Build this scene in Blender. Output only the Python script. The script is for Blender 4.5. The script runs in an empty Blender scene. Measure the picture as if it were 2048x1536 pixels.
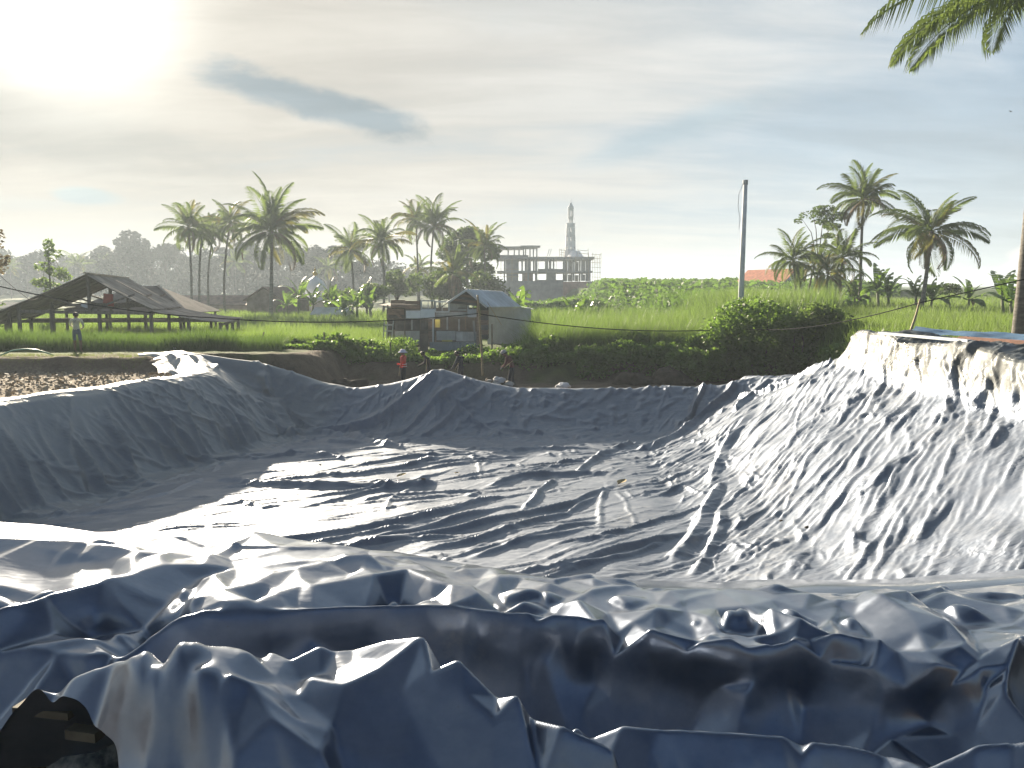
import bpy, math, random
import numpy as np
from mathutils import Vector, Matrix

sc = bpy.context.scene
COL = sc.collection
R = math.radians

# ------------------------------------------------------------------ camera
CAM_Z, PITCH, FPX = 4.9, R(6.6), 1538.0
cam_d = bpy.data.cameras.new('camera'); cam = bpy.data.objects.new('camera', cam_d); COL.objects.link(cam)
cam.location = (0, 0, CAM_Z); cam.rotation_euler = (R(90) - PITCH, 0, 0)
cam_d.sensor_fit = 'HORIZONTAL'; cam_d.sensor_width = 36.0; cam_d.lens = 36.0 * FPX / 2048.0
cam_d.clip_start = 0.05; cam_d.clip_end = 6000
sc.camera = cam

# ------------------------------------------------------------------ sun, sky, exposure
SUN_AZ, SUN_EL = R(-29.0), R(18.3)          # azimuth from +y (view direction), negative = left
SUN = Vector((math.sin(SUN_AZ) * math.cos(SUN_EL), math.cos(SUN_AZ) * math.cos(SUN_EL), math.sin(SUN_EL)))
sd = bpy.data.lights.new('sun', 'SUN'); sun = bpy.data.objects.new('sun', sd); COL.objects.link(sun)
sd.energy = 5.0; sd.angle = R(1.2); sd.color = (1.0, 0.86, 0.66)
sun.rotation_euler = SUN.to_track_quat('Z', 'Y').to_euler()
sc.view_settings.view_transform = 'Standard'; sc.view_settings.look = 'None'
sc.view_settings.gamma = 1.0; sc.view_settings.use_curve_mapping = False
sc.view_settings.exposure = 1.80
sc.cycles.use_denoising = True
sc.cycles.max_bounces = 7; sc.cycles.diffuse_bounces = 2; sc.cycles.glossy_bounces = 2
sc.cycles.adaptive_threshold = 0.02
sc.cycles.transparent_max_bounces = 8; sc.cycles.volume_bounces = 0
sc.cycles.caustics_reflective = False; sc.cycles.caustics_refractive = False
sc.cycles.sample_clamp_indirect = 6.0

class NT:
    """small helper for node trees"""
    def __init__(s, tree): s.t = tree; s.n = tree.nodes; s.l = tree.links
    def add(s, kind, **kw):
        n = s.n.new(kind)
        for k, v in kw.items(): setattr(n, k, v)
        return n
    def put(s, sock, v):
        if isinstance(v, bpy.types.NodeSocket): s.l.new(v, sock)
        elif v is not None:
            try: sock.default_value = v
            except Exception: sock.default_value = (*v, 1.0)
    def math(s, op, a, b=None, c=None, clamp=False):
        n = s.add('ShaderNodeMath', operation=op); n.use_clamp = clamp
        s.put(n.inputs[0], a); s.put(n.inputs[1], b); s.put(n.inputs[2], c)
        return n.outputs[0]
    def vmath(s, op, a, b=None):
        n = s.add('ShaderNodeVectorMath', operation=op); s.put(n.inputs[0], a); s.put(n.inputs[1], b)
        return n.outputs['Value'] if op in ('DOT_PRODUCT', 'LENGTH', 'DISTANCE') else n.outputs[0]
    def mix(s, f, a, b, blend='MIX', clamp=False):
        n = s.add('ShaderNodeMix', data_type='RGBA', blend_type=blend); n.clamp_result = clamp
        s.put(n.inputs[0], f); s.put(n.inputs[6], a); s.put(n.inputs[7], b)
        return n.outputs[2]
    def noise(s, vec, scale, detail=4, rough=0.5, dist=0.0, out='Fac'):
        n = s.add('ShaderNodeTexNoise'); s.put(n.inputs['Vector'], vec)
        n.inputs['Scale'].default_value = scale; n.inputs['Detail'].default_value = detail
        n.inputs['Roughness'].default_value = rough; n.inputs['Distortion'].default_value = dist
        return n.outputs[out]
    def ramp(s, f, lo, hi, a=0.0, b=1.0):
        n = s.add('ShaderNodeMapRange'); n.interpolation_type = 'SMOOTHSTEP'; n.clamp = True
        s.put(n.inputs[0], f); s.put(n.inputs[1], lo); s.put(n.inputs[2], hi); s.put(n.inputs[3], a); s.put(n.inputs[4], b)
        return n.outputs[0]
    def mapping(s, vec, loc=(0,0,0), rot=(0,0,0), scale=(1,1,1)):
        n = s.add('ShaderNodeMapping'); s.put(n.inputs[0], vec)
        n.inputs[1].default_value = loc; n.inputs[2].default_value = rot; n.inputs[3].default_value = scale
        return n.outputs[0]

def make_world():
    w = bpy.data.worlds.new('World'); sc.world = w; w.use_nodes = True
    w.cycles.sampling_method = 'MANUAL'; w.cycles.sample_map_resolution = 512
    t = NT(w.node_tree); t.n.clear()
    out = t.add('ShaderNodeOutputWorld'); bg = t.add('ShaderNodeBackground')
    sky = t.add('ShaderNodeTexSky', sky_type='NISHITA'); sky.sun_disc = False
    sky.sun_elevation = SUN_EL; sky.sun_rotation = SUN_AZ
    sky.altitude = 300; sky.air_density = 1.0; sky.dust_density = 1.6; sky.ozone_density = 1.5
    d = t.add('ShaderNodeTexCoord').outputs['Generated']
    sx = t.add('ShaderNodeSeparateXYZ'); t.put(sx.inputs[0], d)
    z = sx.outputs['Z']
    # angle to the sun in degrees
    cosang = t.vmath('DOT_PRODUCT', d, tuple(SUN))
    ang = t.math('MULTIPLY', t.math('ARCCOSINE', t.math('MINIMUM', cosang, 0.99999)), 57.2958)
    # project the direction on a cloud deck: (x/z, y/z)
    zz = t.math('ADD', t.math('MAXIMUM', z, 0.0), 0.16)
    cmb = t.add('ShaderNodeCombineXYZ')
    t.put(cmb.inputs[0], t.math('DIVIDE', sx.outputs['X'], zz)); t.put(cmb.inputs[1], t.math('DIVIDE', sx.outputs['Y'], zz))
    deck = cmb.outputs[0]
    strx = t.mapping(deck, (3.1, 0.7, 0), (0, 0, R(-24)), (0.55, 1.0, 1))
    veil = t.noise(strx, 0.85, 7, 0.55, 0.6)
    fine = t.noise(t.mapping(deck, (9, 4, 0), (0, 0, R(-30)), (0.45, 1.5, 1)), 2.6, 6, 0.6, 0.4)
    streak = t.math('ADD', t.math('MULTIPLY', veil, 0.62), t.math('MULTIPLY', fine, 0.38))
    near = t.ramp(ang, 95, 15, -1.0, 1.0)                                   # the veil thickens towards the sun
    cover = t.ramp(t.math('ADD', streak, t.math('MULTIPLY', near, 0.26)), 0.46, 0.76)
    # colours in units of the sky texture (background strength 0.1)
    warm = t.ramp(ang, 52, 4)
    low = t.ramp(z, 0.26, 0.0)
    vcol = t.mix(warm, (5.3, 5.4, 5.35, 1), (4.5, 4.25, 3.75, 1))
    vcol = t.mix(t.math('MULTIPLY', low, t.ramp(ang, 80, 20)), vcol, (5.0, 4.65, 4.05, 1))
    base = t.mix(t.ramp(ang, 100, 40, 0.0, 0.8), t.mix(1.0, sky.outputs[0], (0.48, 0.53, 0.60, 1), 'MULTIPLY'), (3.85, 4.95, 5.8, 1))
    base = t.mix(t.math('MULTIPLY', t.ramp(z, 0.30, 0.0, 0, 0.6), t.ramp(ang, 130, 60, 0.15, 1.0)), base, (5.6, 6.1, 6.2, 1))
    c = t.mix(cover, base, vcol)
    # darker grey-blue bands where the deck is thick
    thick = t.ramp(t.noise(t.mapping(deck, (1.3, 5.2, 0), (0, 0, R(-32)), (0.42, 1.25, 1)), 0.62, 6, 0.5, 0.5), 0.53, 0.70)
    thick = t.math('MULTIPLY', thick, t.ramp(z, 0.05, 0.14))
    c = t.mix(t.math('MULTIPLY', thick, 0.5), c, (3.2, 3.45, 3.5, 1))
    lens_noise = t.noise(t.mapping(d, (1.0, 0, 0), (0, 0, 0), (1, 1, 2.4)), 9.0, 7, 0.6, 0.4)
    def lens(az, el, sa, se, tilt, soft_lo=0.45, soft_hi=1.0, amp=0.8, sc_=3.0, off=0.0):
        """elliptic cloud patch round a sky direction (az, el in degrees), edge broken by noise"""
        ca = Vector((math.sin(R(az)) * math.cos(R(el)), math.cos(R(az)) * math.cos(R(el)), math.sin(R(el))))
        rgt = Vector((math.cos(R(az)), -math.sin(R(az)), 0)); up = rgt.cross(ca) * 1.0
        a2 = rgt * math.cos(R(tilt)) + up * math.sin(R(tilt)); b2 = -rgt * math.sin(R(tilt)) + up * math.cos(R(tilt))
        u = t.math('DIVIDE', t.vmath('DOT_PRODUCT', d, tuple(a2)), math.sin(R(sa)))
        v = t.math('DIVIDE', t.vmath('DOT_PRODUCT', d, tuple(b2)), math.sin(R(se)))
        r = t.math('SQRT', t.math('ADD', t.math('MULTIPLY', u, u), t.math('MULTIPLY', v, v)))
        nz = lens_noise
        r = t.math('ADD', r, t.math('MULTIPLY', t.math('SUBTRACT', nz, 0.5), amp))
        front = t.math('GREATER_THAN', t.vmath('DOT_PRODUCT', d, tuple(ca)), 0)
        return t.math('MULTIPLY', t.ramp(r, soft_hi, soft_lo), front)
    dark1 = lens(-14.3, 13.2, 10.5, 1.7, -13, 0.45, 0.95, 1.5)
    c = t.mix(t.math('MULTIPLY', dark1, 0.92), c, (1.9, 2.5, 2.9, 1))
    dark2 = lens(-30, 10.5, 13, 3.0, -10, 0.2, 1.3, 1.6)
    c = t.mix(t.math('MULTIPLY', dark2, 0.65), c, (3.1, 3.15, 2.95, 1))
    dark3 = lens(12, 11.5, 9, 1.2, 17, 0.1, 1.3, 1.6)
    c = t.mix(t.math('MULTIPLY', dark3, 0.8), c, (3.3, 4.2, 4.75, 1))
    dark4 = lens(6, 20, 16, 3.0, -8, 0.1, 1.4, 1.8)
    c = t.mix(t.math('MULTIPLY', dark4, 0.3), c, (3.9, 4.35, 4.55, 1))
    lite1 = lens(2, 7.5, 16, 1.6, 3, 0.1, 1.4, 1.8)
    c = t.mix(t.math('MULTIPLY', lite1, 0.5), c, (5.6, 5.35, 4.9, 1))
    blue1 = lens(-28.5, 6.3, 2.6, 0.75, 0, 0.5, 0.95, 1.0, 16.0, 2.0)
    c = t.mix(t.math('MULTIPLY', blue1, 0.55), c, (3.3, 4.7, 5.2, 1))
    c = t.mix(1.0, c, t.math('MULTIPLY', t.ramp(fine, .30, .70, .89, 1.09), t.ramp(veil, .3, .7, .93, 1.07)), 'MULTIPLY')
    # low white cumulus on the right
    cum = lens(36.5, 2.2, 5.6, 2.2, 6, 0.75, 0.9, 0.75, 13.0, 3.0)
    cumc = t.mix(t.noise(d, 26.0, 5, 0.6), (6.3, 6.0, 6.0, 1), (8.2, 7.6, 7.2, 1))
    c = t.mix(t.math('MULTIPLY', cum, 0.75), c, cumc)
    # light of the veiled sun, scattered in the thin cloud
    g1 = t.math('POWER', 2.71828, t.math('MULTIPLY', t.math('POWER', t.math('DIVIDE', ang, 5.2), 2.0), -1.0))
    g2 = t.math('POWER', 2.71828, t.math('DIVIDE', ang, -10.0))
    gl = t.math('ADD', t.math('MULTIPLY', g1, 10.0), t.math('MULTIPLY', t.math('MULTIPLY', g2, 1.3), t.ramp(streak, 0.3, 0.62, 0.45, 1.25)))
    glow = t.mix(1.0, (1.0, 0.95, 0.83, 1), gl, 'MULTIPLY')
    c = t.mix(1.0, c, glow, 'ADD')
    c = t.mix(t.ramp(z, -0.01, -0.06), c, (0.5, 0.55, 0.4, 1))
    c = t.mix(1.0, c, (0.77, 0.77, 0.775, 1), 'MULTIPLY')
    t.put(bg.inputs[0], c); bg.inputs[1].default_value = 0.05
    t.l.new(bg.outputs[0], out.inputs[0])
make_world()

# ------------------------------------------------------------------ helpers
def at(px, py, d):
    """the world point seen at photograph pixel (px, py) at a distance d in front"""
    cx, cy = (px - 1024.0) / FPX, (768.0 - py) / FPX
    y = math.cos(PITCH) + cy * math.sin(PITCH); z = -math.sin(PITCH) + cy * math.cos(PITCH)
    k = d / y
    return Vector((cx * k, d, CAM_Z + z * k))
def on_z(px, py, zz):
    p = at(px, py, 1.0); k = (zz - CAM_Z) / (p.z - CAM_Z)
    return Vector((p.x * k, k, zz))

MATS = {}
def material(name, col, rough=0.7, var=0.25, scale=3.0, metallic=0.0, spec=0.4, bump=0.0, bscale=30.0, trans=None, stretch=(1,1,1), col2=None, coords='Object'):
    """principled material: two-tone noise colour, optional bump and thin translucency"""
    if name in MATS: return MATS[name]
    m = bpy.data.materials.new(name); m.use_nodes = True
    t = NT(m.node_tree); b = t.n['Principled BSDF']; o = t.n['Material Output']
    v = t.mapping(t.add('ShaderNodeTexCoord').outputs[coords], scale=stretch)
    f = t.noise(v, scale, 6, 0.6)
    f = t.ramp(f, 0.3, 0.7)
    c1 = tuple(x * (1 - var) for x in col) + (1,); c2 = (tuple(min(1, x * (1 + var)) for x in col) if col2 is None else col2) + (1,)
    c = t.mix(f, c1, c2)
    oi = t.add('ShaderNodeObjectInfo').outputs['Random']
    hs = t.add('ShaderNodeHueSaturation'); t.put(hs.inputs['Color'], c)
    t.put(hs.inputs['Value'], t.math('ADD', t.math('MULTIPLY', oi, 0.3), 0.85)); c = hs.outputs[0]
    t.put(b.inputs['Base Color'], c); b.inputs['Roughness'].default_value = rough; b.inputs['Metallic'].default_value = metallic
    b.inputs['Specular IOR Level'].default_value = spec
    if bump:
        bn = t.add('ShaderNodeBump'); bn.inputs['Strength'].default_value = bump; bn.inputs['Distance'].default_value = 0.05
        t.put(bn.inputs['Height'], t.noise(v, bscale, 5, 0.6)); t.l.new(bn.outputs[0], b.inputs['Normal'])
    if trans:
        tr = t.add('ShaderNodeBsdfTranslucent'); t.put(tr.inputs[0], t.mix(f, tuple(x * 0.8 for x in trans) + (1,), trans + (1,)))
        mx = t.add('ShaderNodeMixShader'); mx.inputs[0].default_value = 0.45
        t.l.new(b.outputs[0], mx.inputs[1]); t.l.new(tr.outputs[0], mx.inputs[2]); t.l.new(mx.outputs[0], o.inputs[0])
    MATS[name] = m
    return m

def np_mesh(name, V, F, smooth=False):
    """mesh from numpy arrays: V (n,3), F (m,3|4)"""
    V = np.ascontiguousarray(V, dtype=np.float32).reshape(-1, 3); F = np.ascontiguousarray(F, dtype=np.int32)
    me = bpy.data.meshes.new(name); k = F.shape[1]
    me.vertices.add(len(V)); me.vertices.foreach_set('co', V.ravel())
    me.loops.add(F.size); me.loops.foreach_set('vertex_index', F.ravel())
    me.polygons.add(len(F)); me.polygons.foreach_set('loop_start', np.arange(0, F.size, k, dtype=np.int32))
    me.polygons.foreach_set('loop_total', np.full(len(F), k, dtype=np.int32))
    if smooth: me.polygons.foreach_set('use_smooth', np.ones(len(F), dtype=bool))
    me.update(calc_edges=True); me.validate()
    return me
def link(name, me, mat=None, parent=None, loc=None, rot=None, scale=None):
    o = bpy.data.objects.new(name, me); COL.objects.link(o)
    if mat is not None and me is not None and len(me.materials) == 0: me.materials.append(mat)
    if parent is not None: o.parent = parent
    if loc is not None: o.location = loc
    if rot is not None: o.rotation_euler = rot
    if scale is not None: o.scale = scale if hasattr(scale, '__len__') else (scale,) * 3
    return o
def tag(o, label=None, cat=None, group=None, kind=None):
    if label: o['label'] = label
    if cat: o['category'] = cat
    if group: o['group'] = group
    if kind: o['kind'] = kind
    return o
def empty(name, loc, rz=0.0):
    o = bpy.data.objects.new(name, None); COL.objects.link(o); o.location = loc; o.rotation_euler = (0, 0, rz)
    o.empty_display_size = 0.2
    return o

class MB:
    """collects shapes (polygons of 3 or 4 corners) and links them as one mesh object"""
    def __init__(s): s.v = []; s.f = []
    def quad(s, *p):
        i = len(s.v); s.v += [tuple(q) for q in p]; s.f.append(tuple(range(i, i + len(p)))); return s
    def box(s, c, size, rot=None):
        hx, hy, hz = size[0] / 2, size[1] / 2, size[2] / 2
        i = len(s.v); M = rot if rot is not None else Matrix.Identity(3)
        for x in (-hx, hx):
            for y in (-hy, hy):
                for z in (-hz, hz): s.v.append(tuple(Vector(c) + M @ Vector((x, y, z))))
        for q in ((0,1,3,2), (4,6,7,5), (0,4,5,1), (2,3,7,6), (0,2,6,4), (1,5,7,3)): s.f.append(tuple(i + k for k in q))
        return s
    def bar(s, a, b, w, h=None, up=(0, 0, 1)):
        """a beam of cross-section w x h from a to b"""
        a, b = Vector(a), Vector(b); h = h or w; d = (b - a); L = d.length; d.normalize()
        u = Vector(up)
        if abs(d.dot(u)) > 0.95: u = Vector((1, 0, 0))
        x = d.cross(u).normalized(); z = x.cross(d)
        return s.box((a + b) / 2, (w, L, h), Matrix((x, d, z)).transposed())
    def tube(s, pts, rad, n=8, cap=True):
        pts = [Vector(p) for p in pts]; i0 = len(s.v)
        if not hasattr(rad, '__len__'): rad = [rad] * len(pts)
        for k, p in enumerate(pts):
            d = (pts[min(k + 1, len(pts) - 1)] - pts[max(k - 1, 0)]).normalized()
            u = Vector((0, 0, 1)) if abs(d.z) < 0.9 else Vector((1, 0, 0))
            x = d.cross(u).normalized(); y = d.cross(x)
            for j in range(n):
                a = 2 * math.pi * j / n; s.v.append(tuple(p + (x * math.cos(a) + y * math.sin(a)) * rad[k]))
        for k in range(len(pts) - 1):
            for j in range(n):
                a = i0 + k * n + j; b = i0 + k * n + (j + 1) % n; s.f.append((a, b, b + n, a + n))
        if cap:
            s.f.append(tuple(i0 + j for j in range(n))[::-1]); s.f.append(tuple(i0 + (len(pts) - 1) * n + j for j in range(n)))
        return s
    def lathe(s, prof, n=16, c=(0, 0, 0)):
        i0 = len(s.v)
        for r, z in prof:
            for j in range(n):
                a = 2 * math.pi * (j + 0.5) / n; s.v.append((c[0] + r * math.cos(a), c[1] + r * math.sin(a), c[2] + z))
        for k in range(len(prof) - 1):
            for j in range(n):
                a = i0 + k * n + j; b = i0 + k * n + (j + 1) % n; s.f.append((a, b, b + n, a + n))
        return s
    def mesh(s, name, smooth=False):
        me = bpy.data.meshes.new(name); me.from_pydata(s.v, [], s.f); me.update()
        if smooth:
            for p in me.polygons: p.use_smooth = True
        return me
    def build(s, name, mat, parent=None, loc=None, rot=None, smooth=False):
        return link(name, s.mesh(name, smooth), mat, parent, loc, rot)

rng = np.random.default_rng(7); random.seed(7)
def vnoise(x, y, seed=0):
    """smooth value noise on numpy arrays, about -1..1"""
    r = np.random.default_rng(seed); T = r.random((64, 64)).astype(np.float32) * 2 - 1
    xi, yi = np.floor(x).astype(int), np.floor(y).astype(int); fx, fy = x - xi, y - yi
    fx = fx * fx * (3 - 2 * fx); fy = fy * fy * (3 - 2 * fy)
    a, b = T[yi % 64, xi % 64], T[yi % 64, (xi + 1) % 64]; c, d = T[(yi + 1) % 64, xi % 64], T[(yi + 1) % 64, (xi + 1) % 64]
    return (a * (1 - fx) + b * fx) * (1 - fy) + (c * (1 - fx) + d * fx) * fy
def fbm(x, y, oct=4, seed=0, gain=0.5):
    s, a = 0, 1.0
    for k in range(oct): s = s + a * vnoise(x * 2 ** k + 17.3 * k, y * 2 ** k + 5.1 * k, seed + k); a *= gain
    return s
def sstep(x, a, b):
    t = np.clip((x - a) / (b - a), 0, 1); return t * t * (3 - 2 * t)
# ------------------------------------------------------------------ pond liner: thin plastic sheet, draped by a small relaxation solver
def offs(H, W):
    def sl(di, dj):
        a = (slice(0, H - di), slice(max(0, -dj), W - max(0, dj))); b = (slice(di, H), slice(max(0, dj), W + min(0, dj)))
        return a, b
    return [(sl(0, 1), 1.0), (sl(1, 0), 1.0), (sl(1, 1), 0.7), (sl(1, -1), 0.7)], [(sl(0, 2), 1.0), (sl(2, 0), 1.0), (sl(0, 4), .5), (sl(4, 0), .5)]
def rest(P, ex, ey=None):
    """rest lengths with slack ex along the rows, ey along the columns"""
    H, W = P.shape[:2]; o1, o2 = offs(H, W); ey = ex if ey is None else ey; em = .5 * (ex + ey); out = []
    for k, ((a, b), w) in enumerate(o1 + o2):
        e = (ex, ey, em, em)[k if k < 4 else (k - 4) % 2]
        out.append(np.linalg.norm(P[b] - P[a], axis=2) * (1 + 0.5 * (e[a] + e[b])))
    return out
def relax(P, Ls, iters, collide, g, bend=0.25, damp=0.90, pin=None, relaxw=0.36):
    H, W = P.shape[:2]; o1, o2 = offs(H, W); Q = P.copy(); P0 = P.copy()
    for it in range(iters):
        V = (P - Q) * damp; np.clip(V, -0.02, 0.02, out=V); Q = P.copy(); P = P + V; P[..., 2] -= g
        acc = np.zeros_like(P)
        for k, ((a, b), w) in enumerate(o1 + o2):
            w = w if k < 4 else w * bend
            d = P[b] - P[a]; l = np.sqrt((d * d).sum(2)) + 1e-9
            d *= ((l - Ls[k]) / l * (0.5 * w))[..., None]
            acc[a] += d; acc[b] -= d
        P = P + acc * relaxw
        P = collide(P, Q)
        if pin is not None: P = P * (1 - pin) + P0 * pin
    return P
def up2(P):
    """double a grid (H,W,...) with cubic interpolation"""
    def ax(A):
        A = np.moveaxis(A, 0, 0); E = np.concatenate([2 * A[:1] - A[1:2], A, 2 * A[-1:] - A[-2:-1]])
        M = (-E[:-3] + 9 * E[1:-2] + 9 * E[2:-1] - E[3:]) / 16
        out = np.empty((A.shape[0] * 2 - 1,) + A.shape[1:], A.dtype); out[0::2] = A; out[1::2] = M
        return out
    return np.swapaxes(ax(np.swapaxes(ax(P), 0, 1)), 0, 1)
def blur(A, n=1):
    for _ in range(n):
        E = np.pad(A, [(1, 1), (0, 0)] + [(0, 0)] * (A.ndim - 2), 'edge'); A = (E[:-2] + 2 * E[1:-1] + E[2:]) / 4
        E = np.pad(A, [(0, 0), (1, 1)] + [(0, 0)] * (A.ndim - 2), 'edge'); A = (E[:, :-2] + 2 * E[:, 1:-1] + E[:, 2:]) / 4
    return A
def normals(P):
    n = np.cross(np.gradient(P, axis=1), np.gradient(P, axis=0)); n /= np.linalg.norm(n, axis=2, keepdims=True) + 1e-9
    n[n[..., 2] < 0] *= -1
    return n
def grid_faces(H, W):
    i = np.arange(H * W).reshape(H, W)
    return np.stack([i[:-1, :-1], i[:-1, 1:], i[1:, 1:], i[1:, :-1]], -1).reshape(-1, 4)
def poly_dist(X, Y, pts):
    """distance to a polyline and the value (third coordinate) interpolated along it"""
    best = np.full(X.shape, 1e9, np.float32); val = np.zeros(X.shape, np.float32); par = np.zeros(X.shape, np.float32)
    n = len(pts) - 1
    for k in range(n):
        (ax, ay, az), (bx, by, bz) = pts[k][:3], pts[k + 1][:3]
        dx, dy = bx - ax, by - ay; L = dx * dx + dy * dy + 1e-9
        s = np.clip(((X - ax) * dx + (Y - ay) * dy) / L, 0, 1)
        d = np.hypot(X - ax - s * dx, Y - ay - s * dy); m = d < best
        best = np.where(m, d, best); val = np.where(m, az + s * (bz - az), val); par = np.where(m, (k + s) / n, par)
    return best, val, par

def liner_material():
    m = bpy.data.materials.new('grey_plastic_sheet'); m.use_nodes = True
    t = NT(m.node_tree); b = t.n['Principled BSDF']
    pos = t.add('ShaderNodeTexCoord').outputs['Object']
    big = t.noise(pos, 0.55, 5, 0.6); mid = t.noise(pos, 4.0, 6, 0.65)
    sx = t.add('ShaderNodeSeparateXYZ'); t.put(sx.inputs[0], pos); base_in = t.ramp(sx.outputs['Y'], -10.5, -8.0)   # basin carries dried silt; shade of the bunched edge is put into its darker colour
    mr = t.ramp(mid, 0.3, 0.75)
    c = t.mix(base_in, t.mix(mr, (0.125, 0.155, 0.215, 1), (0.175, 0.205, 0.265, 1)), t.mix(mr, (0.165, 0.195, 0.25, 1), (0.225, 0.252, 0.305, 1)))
    dust = t.math('MULTIPLY', t.ramp(big, 0.5, 0.75), t.ramp(t.noise(pos, 9.0, 7, 0.7), 0.42, 0.7))
    c = t.mix(t.math('MULTIPLY', dust, 0.40), c, (0.30, 0.28, 0.24, 1))
    sp = t.ramp(t.noise(pos, 60.0, 2, 0.5), 0.74, 0.78)
    c = t.mix(t.math('MULTIPLY', sp, 0.5), c, (0.10, 0.075, 0.05, 1))
    # dried mud film left on the left-hand bank and on the terrace cover
    filmL = t.ramp(t.math('ADD', sx.outputs['X'], t.math('MULTIPLY', sx.outputs['Y'], -0.31)), -9.6, -10.6); filmR = t.math('MULTIPLY', t.ramp(t.math('SUBTRACT', sx.outputs['X'], t.math('MULTIPLY', sx.outputs['Y'], .03)), 9.22, 9.40), t.ramp(sx.outputs['Y'], 6.6, 5.2)); film = t.math('MAXIMUM', t.math('MULTIPLY', filmL, .5), filmR)
    film = t.math('MULTIPLY', film, t.ramp(t.noise(pos, 2.2, 6, .65), .25, .6, .6, 1.0))
    c = t.mix(t.math('MULTIPLY', film, .92), c, t.mix(filmR, (0.27, 0.29, 0.28, 1), (0.075, 0.082, 0.08, 1)))
    t.put(b.inputs['Base Color'], c)
    t.put(b.inputs['Metallic'], t.math('SUBTRACT', .85, t.math('MULTIPLY', t.math('MAXIMUM', film, dust), .6)))
    t.put(b.inputs['Roughness'], t.math('ADD', t.ramp(t.math('ADD', t.math('MULTIPLY', dust, 0.35), mid), 0.2, 1.0, 0.27, 0.42), t.math('MAXIMUM', t.math('MULTIPLY', film, .3), t.math('MULTIPLY', base_in, .26))))
    t.put(b.inputs['Coat Weight'], t.math('SUBTRACT', .85, t.math('MAXIMUM', t.math('MULTIPLY', base_in, .60), t.math('MULTIPLY', film, .8)))); b.inputs['Coat Roughness'].default_value = 0.13; b.inputs['Coat IOR'].default_value = 1.55
    t.put(b.inputs['Specular IOR Level'], t.math('SUBTRACT', .7, t.math('MULTIPLY', film, .5)))
        # fine crinkle: creased facets of two sizes
    bn = t.add('ShaderNodeBump'); bn.inputs['Strength'].default_value = 0.6; bn.inputs['Distance'].default_value = 0.035
    wv = t.vmath('ADD', t.mapping(pos, rot=(0, 0, R(-38)), scale=(.45, 2.2, 1.3)), t.vmath('MULTIPLY', t.noise(pos, 2.0, 3, .5, out='Color'), (.5, .5, .5)))
    v1 = t.add('ShaderNodeTexVoronoi'); t.put(v1.inputs['Vector'], wv); v1.inputs['Scale'].default_value = 4.2
    v2 = t.add('ShaderNodeTexVoronoi'); t.put(v2.inputs['Vector'], wv); v2.inputs['Scale'].default_value = 13.0
    ht = t.math('ADD', t.math('MULTIPLY', v1.outputs['Distance'], .62), t.math('MULTIPLY', v2.outputs['Distance'], .26))
    amt = t.math('MULTIPLY', t.ramp(t.noise(pos, .7, 3, .5), .35, .65, .15, 1.0), t.ramp(sx.outputs['Y'], -11.0, -7.5, .22, 1.0))
    t.put(bn.inputs['Height'], t.math('MULTIPLY', ht, amt))
    t.l.new(bn.outputs[0], b.inputs['Normal'])
    return m
M_LINER = liner_material()

FLOOR_FOLDS = [  # pleats lying on the pond floor: photograph pixels, height in metres, width
    ([(270, 1130), (470, 1090), (700, 1060), (900, 1015), (1010, 985)], .11, .17), ([(380, 1140), (560, 1105), (720, 1085), (900, 1035), (1060, 1000)], .10, .16),
    ([(660, 1100), (850, 1062), (1000, 1035), (1150, 1000), (1230, 965)], .11, .16), ([(800, 1105), (960, 1070), (1130, 1020), (1200, 985)], .08, .14),
    ([(930, 1112), (1020, 1080), (1130, 1050), (1200, 1035)], .07, .13), ([(1020, 1140), (1130, 1128), (1250, 1090), (1372, 1062)], .12, .17),
    ([(1090, 1142), (1260, 1102), (1330, 1075)], .06, .12), ([(400, 950), (520, 962), (700, 970), (830, 968), (880, 960)], .13, .20),
    ([(600, 948), (720, 945), (830, 925), (900, 908)], .10, .15), ([(690, 930), (800, 912), (880, 905)], .07, .12),
    ([(970, 970), (1040, 952), (1110, 944), (1220, 945)], .11, .16), ([(1045, 1018), (1080, 980), (1115, 950)], .08, .14),
    ([(1195, 1055), (1205, 1000), (1215, 962)], .03, .12), ([(1235, 975), (1255, 1010), (1270, 1050)], .02, .10),
    ([(1150, 945), (1200, 905), (1290, 885)], .10, .18), ([(1000, 900), (1080, 892), (1180, 895)], .09, .15),
    ([(1290, 905), (1340, 885), (1400, 850), (1440, 820)], .14, .18), ([(620, 862), (690, 868), (760, 885), (820, 897)], .15, .22),
    ([(560, 875), (640, 880), (740, 884)], .07, .14), ([(540, 905), (620, 905), (700, 915)], .07, .14), ([(700, 1000), (780, 985), (880, 978), (1000, 975)], .06, .12),
    ([(450, 990), (520, 1010), (560, 1005)], .05, .16), ([(940, 905), (955, 925), (962, 950)], .03, .10), ([(760, 1020), (800, 980), (830, 968)], .03, .10),
    ([(1000, 862), (1100, 868), (1250, 880)], .08, .16), ([(880, 850), (960, 862), (1050, 872)], .08, .16), ([(1340, 1120), (1400, 1060), (1440, 985)], .12, .3),
    ([(1420, 990), (1445, 940), (1500, 905)], .10, .28), ([(1380, 1150), (1430, 1090), (1450, 1030)], .08, .2), ([(200, 1010), (330, 985), (420, 945)], .05, .2)]
WALL_FOLDS = []

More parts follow.
